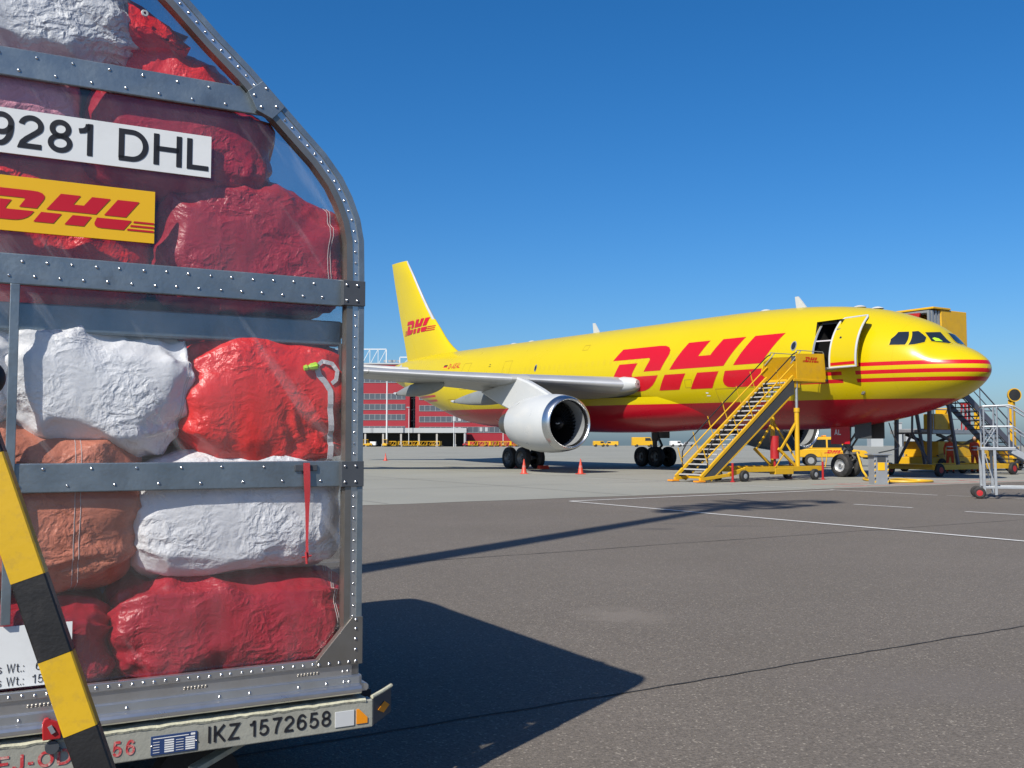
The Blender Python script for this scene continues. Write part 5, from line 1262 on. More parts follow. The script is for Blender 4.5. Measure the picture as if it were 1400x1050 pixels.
# ------------------------------------------------------------------ covered stairs on the far side
cov, cxf = ac_root('covered_stairs', 5.3, -5.0, 'covered yellow boarding stairs with grey bellows beyond the nose', 'stairs')
m = MB(cxf); m.box((4.0, -4.78, 4.55), (6.7, -3.0, 7.18)); cab = m.build('cabin', M['gse_yellow'], cov, bevel=0.03)
m = MB(cxf); m.box((3.95, -3.6, 7.18), (6.75, -2.4, 7.27)); m.build('cabin_roof', M['gse_yellow'], cab, bevel=0.02)
for k in range(7):
    y = -2.98+k*0.105; m = MB(cxf); e = 0.05 if k % 2 else 0.0
    m.prism([(4.05+e, 4.6), (4.05+e, 7.12-e), (6.6-e, 7.12-e), (6.6-e, 4.6), (6.5-e, 4.6), (6.5-e, 7.02-e), (4.15+e, 7.02-e), (4.15+e, 4.6)], lambda u, v, w: (u, y+w, v), 0, 0.10); m.build('bellows_fold', M['galv'], cab)
m = MB(cxf); m.prism([(4.4, 7.02), (6.6, 7.12), (6.6, 6.4), (4.6, 6.4)], lambda u, v, w: (u, w, v), -2.2, -2.12); m.build('awning', M['gse_red'], cab)
CY0, CZ0, CY1, CZ1 = -11.2, 0.2, -4.85, 4.4
for x in (5.0, 6.25):
    m = MB(cxf); m.bar((x, CY0, CZ0), (x, CY1, CZ1), 0.06, 0.28); sg = m.build('stringer', M['slate'], cov)
    m = MB(cxf); m.pipe([(x, CY0, CZ0+1.05), (x, CY1, CZ1+1.05)], 0.03, 6); m.pipe([(x, CY0, CZ0+0.6), (x, CY1, CZ1+0.6)], 0.022, 6)
    for k in range(7):
        t = k/6.2; m.pipe([(x, CY0+(CY1-CY0)*t, CZ0+(CZ1-CZ0)*t), (x, CY0+(CY1-CY0)*t, CZ0+(CZ1-CZ0)*t+1.05)], 0.022, 6)
    m.build('handrail', M['slate'], sg, True)
for k in range(21):
    t = (k+0.5)/21; y = CY0+(CY1-CY0)*t; z = CZ0+(CZ1-CZ0)*t; m = MB(cxf); m.box((5.03, y-0.13, z-0.03), (6.22, y+0.15, z+0.02)); m.build('tread', M['slate'], cov)
for x in (5.15, 6.85):
    m = MB(cxf); m.bar((x+0.1, -3.7, 0.45), (x, -3.7, 4.55), 0.14, 0.14, (1, 0, 0)); m.bar((x, -5.6, 0.45), (x, -4.8, 4.0), 0.12, 0.12, (1, 0, 0)); m.build('support_leg', M['slate'], cov)
m = MB(cxf); m.bar((5.2, -3.7, 0.5), (6.1, -3.7, 1.9), 0.09, 0.09); m.bar((6.95, -3.7, 0.5), (6.1, -3.7, 1.9), 0.09, 0.09); m.bar((5.15, -3.7, 1.9), (6.9, -3.7, 1.9), 0.08, 0.08); m.tube((6.1, -3.7, 1.9), (6.0, -3.7, 4.4), 0.05); m.build('cross_brace', M['slate'], cov)
m = MB(cxf)
for x in (4.8, 7.15): m.bar((x, -3.3, 0.40), (x, -9.5, 0.40), 0.14, 0.22)
for y in (-3.4, -5.6, -9.4): m.box((4.8, y-0.07, 0.3), (7.15, y+0.07, 0.5))
m.box((4.8, -3.45, 0.5), (7.15, -3.0, 0.54)); m.build('chassis', M['gse_yellow'], cov, bevel=0.01)
for x in (4.7, 7.25):
    for y in (-3.6, -9.0):
        m = MB(cxf); m.lathe([(-0.1, 0.12), (-0.1, 0.25), (-0.06, 0.29), (0.06, 0.29), (0.1, 0.25), (0.1, 0.12)], (x, y, 0.29), (1, 0, 0), 20); wo = m.build('wheel', M['tyre'], cov, True)
        m = MB(cxf); m.lathe([(-0.102, 0), (-0.10, 0.14), (0.10, 0.14), (0.102, 0)], (x, y, 0.29), (1, 0, 0), 14); m.build('rim', M['gse_red'], wo, True)

# ------------------------------------------------------------------ cargo loader behind the nose
ld, lxf = ac_root('cargo_loader', 9.6, -12.0, 'yellow cargo loader with raised deck and red hose racks behind the grey steps', 'loader')
m = MB(lxf); m.box((8.6, -16.5, 0.35), (10.8, -8.6, 0.75)); m.box((8.7, -13.4, 0.75), (10.7, -9.2, 1.55)); m.box((8.9, -16.4, 0.75), (10.5, -14.6, 1.25)); body = m.build('body', M['gse_yellow'], ld, bevel=0.03)
m = MB(lxf); m.box((8.4, -13.6, 1.92), (10.9, -8.4, 2.12)); dk = m.build('deck', M['galv'], ld, bevel=0.01)
m = MB(lxf)
for k in range(12): m.tube((8.5, -13.3+k*0.42, 2.14), (10.8, -13.3+k*0.42, 2.14), 0.04, n=8)
m.build('roller_row', M['gse_grey'], dk, True, kind='stuff')
m = MB(lxf)
for x in (8.75, 10.55):
    m.bar((x, -13.2, 0.8), (x, -9.2, 1.9), 0.10, 0.14); m.bar((x, -9.2, 0.8), (x, -13.2, 1.9), 0.10, 0.14)
m.build('scissor_lift', M['gse_dark'], ld)
m = MB(lxf); m.box((8.35, -9.6, 2.12), (9.0, -8.5, 2.9)); m.box((8.3, -9.7, 2.12), (9.1, -9.6, 3.2)); cs = m.build('control_stand', M['gse_yellow'], ld, bevel=0.03)
m = MB(lxf)
for y in (-8.45, -9.6, -10.8): m.tube((8.4, y, 2.1), (8.4, y, 3.15), 0.03)
m.tube((8.4, -8.45, 3.12), (8.4, -13.5, 3.12), 0.03); m.tube((8.4, -8.45, 2.65), (8.4, -13.5, 2.65), 0.025); m.build('guard_rail', M['galv'], dk, True)
for k, y in enumerate((-10.9, -11.2, -11.5)):
    m = MB(lxf); m.tube((8.5, y, 2.12), (8.5, y, 3.4), 0.06); m.tube((8.5, y, 3.4), (8.5, y, 3.5), 0.09); m.build('hose_rack', M['gse_red'], dk, True)
for y in (-12.4, -15.4):
    m = MB(lxf); m.box((8.5, y-0.13, 0.6), (8.76, y+0.13, 3.3 if y > -13 else 3.75)); pz = m.build('lift_mast', M['gse_yellow'], ld, bevel=0.02)
m = MB(lxf); m.lathe([(-0.12, 0.0), (-0.12, 0.3), (0.0, 0.36), (0.12, 0.36), (0.12, 0.28)], (8.5, -15.4, 4.0), (-0.8, 0.5, 0), 24); bl = m.build('work_lamp', M['gse_yellow'], pz, True)
m = MB(lxf); m.lathe([(0.122, 0.31), (0.125, 0.0)], (8.5, -15.4, 4.0), (-0.8, 0.5, 0), 24); m.build('lamp_lens', M['dark'], bl, True)
for x in (8.75, 10.6):
    for y in (-9.3, -12.9, -15.8):
        m = MB(lxf); m.lathe([(-0.12, 0.14), (-0.12, 0.30), (-0.07, 0.35), (0.07, 0.35), (0.12, 0.30), (0.12, 0.14)], (x-0.15 if x < 9 else x+0.15, y, 0.35), (1, 0, 0), 20); m.build('wheel', M['tyre'], ld, True)
for k in range(5):
    m = MB(lxf); m.box((8.52, -14.5+k*0.0, 0.55+k*0.26), (8.72, -13.75, 0.58+k*0.26)); m.build('ladder_rung', M['galv'], ld)

# ------------------------------------------------------------------ people in orange workwear
def person(loc, rz, label, seed):
    root = empty('person', loc, rz, label, 'person', 'ground crew in orange')
    J = {'pel': (0, 0, 0.95, .150), 'wst': (0, 0, 1.10, .140), 'chs': (0, 0.01, 1.32, .165), 'nkb': (0, 0.0, 1.48, .085), 'nck': (0, 0.0, 1.54, .058)}
    edges = [('pel', 'wst'), ('wst', 'chs'), ('chs', 'nkb'), ('nkb', 'nck')]
    for s_, n_ in ((-1, 'l'), (1, 'r')):
        J.update({n_+'sh': (s_*0.185, 0, 1.43, .078), n_+'el': (s_*0.255, 0.03, 1.16, .056), n_+'wr': (s_*0.24, 0.10-0.05*s_*seed, 0.94, .044), n_+'ha': (s_*0.235, 0.12, 0.86, .040),
                  n_+'hp': (s_*0.095, 0, 0.88, .105), n_+'kn': (s_*0.12, 0.03+0.04*s_*seed, 0.49, .075), n_+'an': (s_*0.13, 0.06*s_*seed, 0.10, .058), n_+'to': (s_*0.15, 0.14+0.06*s_*seed, 0.04, .042)})
        edges += [('chs', n_+'sh'), (n_+'sh', n_+'el'), (n_+'el', n_+'wr'), (n_+'wr', n_+'ha'), ('pel', n_+'hp'), (n_+'hp', n_+'kn'), (n_+'kn', n_+'an'), (n_+'an', n_+'to')]
    keys = list(J); me = bpy.data.meshes.new('body'); me.from_pydata([J[k][:3] for k in keys], [(keys.index(a), keys.index(b)) for a, b in edges], [])
    o = bpy.data.objects.new('body', me); COL.objects.link(o); o.parent = root
    o.modifiers.new('skin', 'SKIN'); sub = o.modifiers.new('sub', 'SUBSURF'); sub.levels = 1; sub.render_levels = 2
    sv = me.skin_vertices[0].data
    for i, k in enumerate(keys): sv[i].radius = (J[k][3], J[k][3]*0.85)
    sv[0].use_root = True
    me.materials.append(M['hivis'])
    m = MB(); m.lathe([(-0.115, 0.0), (-0.11, 0.045), (-0.07, 0.068), (-0.01, 0.078), (0.05, 0.082), (0.09, 0.066), (0.118, 0.03), (0.122, 0)], (0, 0.015, 1.655), (0, 0.06, 1), 18)
    m.box((-0.014, 0.085, 1.635), (0.014, 0.115, 1.66)); hd_ = m.build('head', M['skin'], root, True)
    m = MB(); m.lathe([(-0.03, 0.080), (0.02, 0.088), (0.07, 0.080), (0.11, 0.045), (0.128, 0)], (0, -0.004, 1.66), (0, -0.1, 1), 16); m.build('hair', M['hair'], hd_, True)
    m = MB()
    for z in (1.12, 1.28): m.lathe([(-0.025, 0.172), (0.025, 0.176)], (0, 0, z), (0, 0, 1), 20)
    for s_ in (-1, 1): m.lathe([(-0.02, 0.088), (0.02, 0.088)], (s_*0.122, 0.03*s_*seed, 0.36), (0, 0, 1), 12)
    m.build('reflective_band', M['silver_refl'], root, True)
    for s_ in (-1, 1):
        m = MB(); x0, y0 = s_*0.235, 0.12
        m.box((x0-0.018, y0-0.04, 0.80), (x0+0.018, y0+0.04, 0.90))
        for f_ in range(4): m.pipe([(x0, y0-0.03+f_*0.02, 0.81), (x0-s_*0.008, y0-0.03+f_*0.02, 0.765), (x0-s_*0.025, y0-0.03+f_*0.02, 0.735-0.006*(f_ in (1, 2)))], 0.009, 6)
        m.pipe([(x0, y0+0.04, 0.87), (x0-s_*0.01, y0+0.065, 0.835), (x0-s_*0.015, y0+0.07, 0.80)], 0.010, 6)
        m.build('hand', M['skin'], root, True)
        m = MB(); m.box((s_*0.14-0.05, -0.06+0.06*s_*seed, 0.0), (s_*0.14+0.05, 0.22+0.06*s_*seed, 0.085)); m.build('boot', M['black_paint'], root, True, 0.025)
    return root
p = A(7.7, -8.7); person((p.x, p.y, 0.005), R(150), 'person in orange workwear standing at the left under the loader deck', 0.4)
p = A(7.6, -10.5); person((p.x, p.y, 0.005), R(-170), 'person in orange workwear standing nearer to the loader ladder', -0.7)

# ------------------------------------------------------------------ yellow pickup truck beyond the nose gear
def truck(name, loc, rz, label, cat, group=None):
    t = empty(name, loc, rz, label, cat, group)
    w = 0.86
    side = [(-2.05, 0.55), (-2.05, 1.02), (-1.95, 1.08), (-0.62, 1.10), (0.95, 1.10), (1.15, 1.06), (1.95, 0.98), (2.10, 0.88), (2.12, 0.55)]
    m = MB(); m.prism(side, lambda u, v, k: (u, k, v), -w, w); b = m.build('body', M['gse_yellow'], t, True, 0.05, 30)
    m = MB(); m.prism([(-1.35, 1.09), (-1.15, 1.78), (-1.0, 1.83), (0.35, 1.83), (0.48, 1.79), (0.98, 1.09)], lambda u, v, k: (u, k*(1-0.10*(v-1.09)/0.74), v), -w+0.02, w-0.02); c = m.build('cab', M['gse_yellow'], t, True, 0.04, 30)
    for s_ in (-1, 1):
        for q in ([(-1.20, 1.16), (-1.06, 1.66), (-0.36, 1.66), (-0.36, 1.16)], [(-0.26, 1.16), (-0.26, 1.66), (0.34, 1.66), (0.74, 1.16)]):
            m = MB(); m.add([(u, s_*((w-0.02)*(1-0.10*(v-1.09)/0.74)+0.006), v) for u, v in q], [(0,1,2,3)]); m.build('side_window', M['glass'], c)
        flat_logo('logo', M['red_print'], b, lambda u, v, s_=s_: (u*-s_ if s_ > 0 else u, s_*(w+0.006), v), -0.5, 1.1, 0.80, 0.20)
        for wx in (-1.28, 1.32):
            m = MB(); m.lathe([(-0.11, 0.18), (-0.12, 0.30), (-0.08, 0.36), (0.08, 0.36), (0.12, 0.30), (0.11, 0.18)], (wx, s_*(w-0.10), 0.36), (0, 1, 0), 24); wo = m.build('wheel', M['tyre'], t, True)
            m = MB(); m.lathe([(-0.112, 0.0), (-0.11, 0.2), (0.11, 0.2), (0.112, 0)], (wx, s_*(w-0.095), 0.36), (0, 1, 0), 18); m.build('rim', M['gse_grey'], wo, True)
            m = MB(); m.add([(wx+0.44*math.cos(a_*math.pi/10), s_*(w+0.004), max(0.552, 0.36+0.44*math.sin(a_*math.pi/10))) for a_ in range(11)], [tuple(range(11))]); m.build('wheel_arch', M['rubber'], b)
        m = MB(); m.lathe([(0, 0.09), (0.02, 0.08), (0.022, 0)], (2.12, s_*0.62, 0.80), (1, 0, 0), 14); m.build('headlight', M['silver_refl'], b, True)
        m = MB(); m.box((0.62, s_*(w+0.02)-0.04, 1.18), (0.72, s_*(w+0.14)+0.04, 1.36)); m.build('wing_mirror', M['rubber'], c, bevel=0.02)
    m = MB(); m.add([(0.955, -0.72, 1.16), (0.955, 0.72, 1.16), (0.52, 0.64, 1.73), (0.52, -0.64, 1.73)], [(0,1,2,3)]); m.build('windscreen', M['glass'], c)
    m = MB(); m.box((2.08, -0.84, 0.45), (2.22, 0.84, 0.62)); m.build('bumper', M['rubber'], b, bevel=0.03)
    m = MB(); m.box((-0.5, -0.5, 1.83), (-0.3, 0.5, 1.93)); m.build('light_bar', M['orange'], c, bevel=0.02)
    return t
truck('pickup_truck', (20.0, 62.5, 0.005), R(-10), 'yellow pickup truck standing beyond the nose wheels', 'truck')

# ------------------------------------------------------------------ power pillar, cable
pil = empty('power_pillar', (13.1, 35.6, 0), R(8), 'grey ground power pillar with hazard striped corners by the nose wheel', 'pillar')
m = MB(); m.box((-0.27, -0.22, 0.0), (0.27, 0.22, 1.02)); body = m.build('housing', M['gse_grey'], pil, bevel=0.015)
m = MB(); m.box((-0.37, -0.30, 1.04), (0.37, 0.30, 1.09)); m.box((-0.30, -0.24, 1.02), (0.30, 0.24, 1.04)); m.build('top_plate', M['galv'], pil, bevel=0.008)
for k in range(8):
    for s_ in (-1, 1):
        m = MB(); z = 0.06+k*0.105; m.prism([(0, z), (0.05, z+0.03), (0.05, z+0.085), (0, z+0.055)], lambda u, v, w: (s_*0.245-0.025+u*1.0, -0.224+w, v), -0.003, 0.001); m.build('hazard_stripe', M['black'] if k % 2 else M['label_yellow'], body)
m = MB(); m.box((-0.14, -0.235, 0.50), (0.12, -0.221, 0.78)); m.build('warning_plate', M['label_yellow'], body, bevel=0.004)
m = MB(); m.box((-0.16, -0.234, 0.80), (0.16, -0.221, 0.99)); m.build('socket_panel', M['gse_dark'], body, bevel=0.004)
m = MB()
P0 = A(6.0, 0.1); pts = [Vector((P0.x, P0.y, 1.05)), Vector((P0.x-0.02, P0.y-0.3, 0.75)), Vector((P0.x-0.05, P0.y-0.7, 0.35)), Vector((P0.x-0.05, P0.y-1.2, 0.07)), Vector((14.2, 40.2, 0.05)), Vector((13.7, 38.6, 0.05)), Vector((13.9, 37.3, 0.05)), Vector((14.7, 36.7, 0.05)), Vector((15.7, 37.2, 0.05)), Vector((15.5, 38.0, 0.05)), Vector((14.5, 37.7, 0.10)), Vector((13.7, 36.5, 0.05)), Vector((13.42, 35.9, 0.10)), Vector((13.36, 35.75, 0.5))]
def smooth_path(P, n=6):
    out = []
    for i in range(len(P)-1):
        a, b, c, d = P[max(i-1, 0)], P[i], P[i+1], P[min(i+2, len(P)-1)]
        for k in range(n):
            t = k/n; out.append(0.5*((2*b)+(c-a)*t+(2*a-5*b+4*c-d)*t*t+(3*b-a-3*c+d)*t**3))
    return out+[P[-1]]
m.pipe(smooth_path(pts), 0.045, 8); tag(m.build('power_cable', M['hose'], None, True), 'thick yellow power cable from the nose gear to the grey pillar', 'cable')
m = MB(); P1 = A(4.3, 0.2); m.pipe(smooth_path([Vector((P1.x, P1.y, 2.3)), Vector((P1.x+0.05, P1.y-0.4, 1.7)), Vector((P1.x-0.2, P1.y-1.5, 1.3)), Vector((13.2, 35.8, 1.12))]), 0.022, 6); tag(m.build('headset_cable', M['rubber'], None, True), 'thin black cable hanging from the nose to the pillar top', 'cable')

# ------------------------------------------------------------------ galvanised maintenance steps at the right edge
gs = empty('maintenance_steps', (12.50, 26.55, 0), R(-20), 'galvanised maintenance steps on small red wheels at the right edge', 'steps')
zd = 1.34
for y in (0.0, 0.85):
    m = MB()
    for x in (0.08, 0.36): m.bar((x, y, 0.10), (x-0.02, y, zd), 0.07, 0.07, (1, 0, 0))
    m.bar((0.05, y, 0.30), (2.9, y, 0.30), 0.06, 0.06); m.bar((0.30, y, 0.45), (0.10, y, 1.2), 0.03, 0.03); m.build('leg_frame', M['galv'], gs, bevel=0.006)
    m = MB()
    for x in (0.10, 0.42, 0.80): m.tube((x, y, zd), (x, y, zd+1.12), 0.022, n=8)
    m.tube((0.08, y, zd+0.58), (0.80, y, zd+0.58), 0.02, n=8); m.pipe([(0.08, y, zd+1.12), (0.72, y, zd+1.14), (0.86, y, zd+1.10), (2.55, y, 1.16)], 0.024, 8); m.pipe([(0.8, y, zd+0.58), (2.5, y, 0.62)], 0.02, 8)
    m.tube((0.12, y, zd+0.1), (0.40, y, zd+0.55), 0.014, n=6); m.tube((0.42, y, zd+0.1), (0.12, y, zd+0.55), 0.014, n=6)
    for k in (1, 2, 3): m.tube((0.80+k*0.5, y, zd-k*0.33+0.02), (0.84+k*0.5, y, zd+1.10-k*0.335), 0.018, n=8)
    m.build('guard_rail', M['galv'], gs, True)
    m = MB(); m.bar((0.78, y, zd-0.06), (2.75, y, 0.14), 0.05, 0.16); m.build('stringer', M['galv'], gs, bevel=0.006)
    m = MB(); m.lathe([(-0.05, 0.06), (-0.055, 0.12), (-0.03, 0.155), (0.03, 0.155), (0.055, 0.12), (0.05, 0.06)], (-0.05, y-0.06, 0.155), (0, 1, 0), 24); wo = m.build('wheel', M['tyre'], gs, True)
    m = MB(); m.lathe([(-0.056, 0), (-0.055, 0.02), (-0.05, 0.105), (0.05, 0.105), (0.056, 0)], (-0.05, y-0.06, 0.155), (0, 1, 0), 18); m.build('rim', M['gse_red'], wo, True)
m = MB(); m.box((0.0, -0.04, zd-0.05), (0.85, 0.89, zd+0.03)); m.build('platform', M['galv'], gs, bevel=0.006)
m = MB(); m.tube((0.08, 0, zd+1.12), (0.08, 0.85, zd+1.12), 0.022, n=8); m.tube((0.08, 0, zd+0.58), (0.08, 0.85, zd+0.58), 0.02, n=8); m.build('end_rail', M['galv'], gs, True)
m = MB(); m.bar((0.08, 0, 0.3), (0.08, 0.85, 0.3), 0.05, 0.05); m.bar((2.8, 0, 0.3), (2.8, 0.85, 0.3), 0.05, 0.05); m.build('cross_tie', M['galv'], gs)
for k in range(6):
    t = (k+0.6)/6.4; m = MB(); x = 0.80+1.95*t; z = zd-0.02-1.2*t; m.box((x-0.10, 0.03, z-0.025), (x+0.12, 0.82, z)); m.build('tread', M['galv'], gs)

# ------------------------------------------------------------------ cones and chocks
def cone(loc, h, label):
    t = empty('traffic_cone', loc, random.random(), label, 'cone', 'traffic cones by the aircraft')
    m = MB(); s_ = h/0.70; m.lathe([(0.03, 0.15*s_), (0.06, 0.13*s_), (0.66*s_, 0.025*s_), (0.70*s_, 0.02*s_), (0.70*s_, 0.0)], (0, 0, 0), (0, 0, 1), 20); m.build('cone_body', M['cone'], t, True)
    m = MB(); m.box((-0.19*s_, -0.19*s_, 0), (0.19*s_, 0.19*s_, 0.035)); m.build('cone_base', M['cone'], t, bevel=0.012)
    m = MB(); m.lathe([(0.30*s_, 0.0895*s_), (0.40*s_, 0.072*s_)], (0, 0, 0.002), (0, 0, 1), 20); m.build('cone_band', M['line_red'], t, True)
cone((0.57, 47.1, 0.005), 0.70, 'red traffic cone in front of the main wheels below the engine')
cone((3.21, 46.6, 0.005), 0.72, 'red traffic cone standing alone right of the engine')
cone((-10.2, 80.3, 0.005), 0.62, 'small far red traffic cone near the left aluminium post')
for k, (x, y) in enumerate(((24.0, 4.3), (26.5, 4.3))):
    p = A(x, y); t = MB(); t.prism([(-0.22, 0), (0.22, 0), (0.10, 0.2), (-0.10, 0.2)], lambda u, v, w: (u, w, v), -0.3, 0.3); o = t.build('wheel_chock', M['cone'], None, bevel=0.01); o.location = (p.x, p.y, 0.006); o.rotation_euler = (0, 0, -TH)
    tag(o, ('red chock in front of the near main wheels', 'red chock behind the near main wheels')[k], 'chock', 'wheel chocks')

# ------------------------------------------------------------------ red office building across the apron
bd = empty('red_office_building', (-35, 350, 0), 0, 'red office building with grey window bands across the apron', 'building')
def bbox(name, mt, lo, hi, par=bd, **k):
    m = MB(); m.box([lo[0]+35, lo[1]-350, lo[2]], [hi[0]+35, hi[1]-350, hi[2]]); return m.build(name, M[mt], par, **k)
bl_ = bbox('wall', 'bldg_red', (-95, 350, 0), (-36.1, 375, 29)); br_ = bbox('wall', 'bldg_red', (-34.3, 352, 0), (1.5, 375, 25))
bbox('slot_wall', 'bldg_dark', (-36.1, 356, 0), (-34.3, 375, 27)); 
m = MB()
for z in (5, 9, 13, 17, 21): m.box((-1.0, 5.0, z), (0.6, 5.9, z+0.3))
m.box((-0.35, 5.4, 0), (0.05, 5.8, 27)); m.build('stair_tower', M['concrete_post'], bd)
for i, z in enumerate((7.0, 10.9, 14.6, 18.4, 22.4)):
    pass
for (x0, x1, yf, zs) in ((-94, -37.6, 350, (5.2, 9.4, 13.0, 16.7, 22.6)), (-32.9, 0.6, 352, (5.0, 8.7, 12.6, 16.6, 20.6))):
    for z in zs:
        wd = bbox('window_band', 'bldg_glass', (x0, yf-0.06, z), (x1, yf+0.1, z+1.85), bl_ if yf == 350 else br_)
        m = MB(); x = x0
        while x < x1:
            m.box((x+35, yf-350-0.16, z), (x+0.14+35, yf-350-0.05, z+1.85)); x += 1.9
        m.box((x0+35, yf-350-0.18, z-0.12), (x1+35, yf-350-0.05, z)); m.box((x0+35, yf-350-0.18, z+1.85), (x1+35, yf-350-0.05, z+1.95))
        m.build('mullion', M['gse_grey'], wd)
        if z in (8.7, 5.0) and yf == 352:
            rnd = random.Random(5)
            for k in range(13):
                if rnd.random() < 0.6: bbox('blind', 'bldg_grey', (x0+1.9*k+0.5, yf-0.10, z+0.3), (x0+1.9*k+1.5, yf-0.065, z+1.85), wd)
bbox('parapet', 'bldg_grey', (-95.2, 349.7, 29.0), (-36.0, 375.2, 29.5)); bbox('parapet', 'bldg_grey', (-34.4, 351.7, 25), (1.7, 375.2, 25.4))
# white roof truss
tr = empty('roof_truss', (-50, 362, 29.5), 0, 'white steel lattice truss on the roof of the red building', 'truss')
def lattice(x0, x1, z0, z1, y):
    m = MB(); m.bar((x0+50, y, z0), (x1+50, y, z0), 0.35, 0.35); m.bar((x0+50, y, z1), (x1+50, y, z1), 0.35, 0.35); m.bar((x1+50, y, z0), (x1+50, y, z1), 0.35, 0.35); m.bar((x0+50, y, z0), (x0+50, y, z1), 0.35, 0.35)
    n = max(2, int((x1-x0)/2.9)); d = (x1-x0)/n
    for k in range(n):
        m.bar((x0+50+k*d, y, z0), (x0+50+(k+1)*d, y, z1), 0.18, 0.18); m.bar((x0+50+(k+1)*d, y, z0), (x0+50+(k+1)*d, y, z1), 0.18, 0.18)
    m.build('truss_frame', M['truss'], tr)
lattice(-91, -46.0, 0.3, 6.0, 0); lattice(-41.5, -30, -0.5, 3.4, 4)
# loading canopy
cn = empty('loading_canopy', (-40, 338, 0), 0, 'long pale loading canopy with dark bays before the red building', 'canopy')
m = MB(); m.box((-55, 0, 4.7), (24.5, 12, 6.35)); cf = m.build('canopy_roof', M['bldg_grey'], cn)
m = MB(); m.box((-8.1, -0.1, 4.7), (-7.3, 0.02, 6.4)); m.build('canopy_joint', M['gse_grey'], cf)
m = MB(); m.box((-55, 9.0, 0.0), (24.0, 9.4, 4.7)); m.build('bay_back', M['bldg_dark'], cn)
m = MB(); m.box((23.6, 0.2, 0), (24.2, 9, 4.7)); m.build('end_wall', M['bldg_grey'], cn)
for k in range(13):
    m = MB(); m.box((-53+k*6.1, 0.4, 0), (-52.4+k*6.1, 1.0, 4.7)); cl = m.build('column', M['concrete_post'], cn)
    m = MB(); m.box((-53.2+k*6.1, 0.2, 0), (-52.2+k*6.1, 1.2, 0.9)); m.build('column_guard', M['gse_grey'], cl)
# apron light poles
for k, (px, h, y) in enumerate(((-41.6, 22.0, 330), (-34.9, 13.2, 336), (-19.8, 12.8, 338), (-3.0, 9.5, 336), (11.0, 8.5, 336))):
    t = empty('light_pole', (px, y, 0), 0, ['tall pale light pole before the left block of the red building', 'thin lamp post beside the stair slot of the red building', 'thin lamp post before the curtained windows of the right block', 'thin lamp post at the right part of the red facade', 'lamp post beyond the right end of the red building'][k], 'light pole', 'light poles before the building')
    m = MB(); m.tube((0, 0, 0), (0, 0, h), 0.30 if h > 20 else 0.14, 0.22 if h > 20 else 0.09, n=10); m.build('pole', M['truss'], t, True)
    m = MB(); m.box((-0.8, -0.35, h-0.1), (0.25, 0.15, h+0.25)); m.build('lamp_head', M['gse_grey'], t, bevel=0.05)

def flood_mast(loc, h, r0, r1, label, arms, size, rz=0.0):
    t = empty('floodlight_mast', loc, rz, label, 'mast')
    m = MB(); m.tube((0, 0, 0), (0, 0, h), r0, r1, n=20); m.build('pole', M['galv'], t, True)
    m = MB(); m.tube((0, 0, 0), (0, 0, 0.5), r0*1.8, r0*1.4, n=16); m.build('foot', M['concrete_post'], t, True)
    for (z, half) in arms:
        m = MB(); m.bar((-half, 0, z), (half, 0, z), 0.16, 0.16); m.bar((0, -half*0.6, z), (0, half*0.6, z), 0.16, 0.16); ar = m.build('crossarm', M['galv'], t)
        n = max(2, int(half/0.55))
        for k in range(n):
            x = -half+2*half*k/(n-1)
            m = MB(); m.cbox((x, -0.35, z-0.30), (size, size*0.55, size*0.8)); m.build('floodlight', M['gse_grey'], ar, bevel=0.03)
    return t
flood_mast((-45.5, 375.5, 0), 32.5, 0.4, 0.25, 'far floodlight mast rising behind the red building', ((32.5, 2.6), (31.4, 2.6), (30.3, 2.0)), 1.0)
# the mast beside the camera position whose shadow crosses the asphalt
Hm = 24.0; tip = Vector((6.3, 25.2, 0)); sl_ = Hm/math.tan(R(SUN_EL))
mb = tip-Vector((math.sin(R(SUN_AZ)), math.cos(R(SUN_AZ)), 0))*sl_
flood_mast((mb.x, mb.y, 0), Hm, 0.36, 0.19, 'tall floodlight mast left of the view, seen by its shadow on the asphalt', ((23.9, 1.9), (23.2, 2.3), (22.2, 1.9), (21.6, 1.5)), 0.55, R(25))

# ------------------------------------------------------------------ rows of yellow ground equipment far away
def dolly_proto():
    t = empty('baggage_cart', (0, 0, 0), 0)
    m = MB(); m.box((-1.5, -0.75, 0.45), (1.5, 0.75, 0.62)); m.build('bed', M['gse_yellow'], t)
    m = MB()
    for x in (-1.42, 1.42): m.box((x-0.06, -0.75, 0.62), (x+0.06, 0.75, 1.75))
    for x in (-0.5, 0.5): m.bar((x-0.4, -0.7, 0.62), (x+0.4, -0.7, 1.7), 0.08, 0.10)
    m.box((-1.5, -0.78, 1.70), (1.5, 0.78, 1.86)); m.build('frame', M['gse_yellow'], t)
    for x in (-1.05, 1.05):
        for y in (-0.6, 0.6):
            m = MB(); m.lathe([(-0.08, 0), (-0.08, 0.23), (0.08, 0.23), (0.08, 0)], (x, y, 0.23), (0, 1, 0), 12); m.build('wheel', M['tyre'], t, True)
    m = MB(); m.bar((1.5, 0, 0.45), (2.5, 0, 0.28), 0.08, 0.08); m.build('tow_bar', M['gse_dark'], t)
    return t
dp = dolly_proto(); spots = [(-39.5+k*2.35+((k*53) % 7)*0.12, 331+(k % 2)*2.6) for k in range(7)]+[(-13.0+k*2.2+((k*31) % 7)*0.15, 331+(k % 3)*2.4) for k in range(9)]
for i, (x, y) in enumerate(spots):
    o = dp if i == 0 else copy_tree(dp)
    o.location = (x, y, 0.005); o.rotation_euler = (0, 0, R(-25+((i*47) % 70)))
    lb = 'yellow baggage cart in the row parked under the pale loading canopy' if i < 7 else 'yellow baggage cart in the row parked right of the loading canopy'
    tag(o, lb, 'cart', 'baggage carts under the canopy' if i < 7 else 'baggage carts right of the canopy')
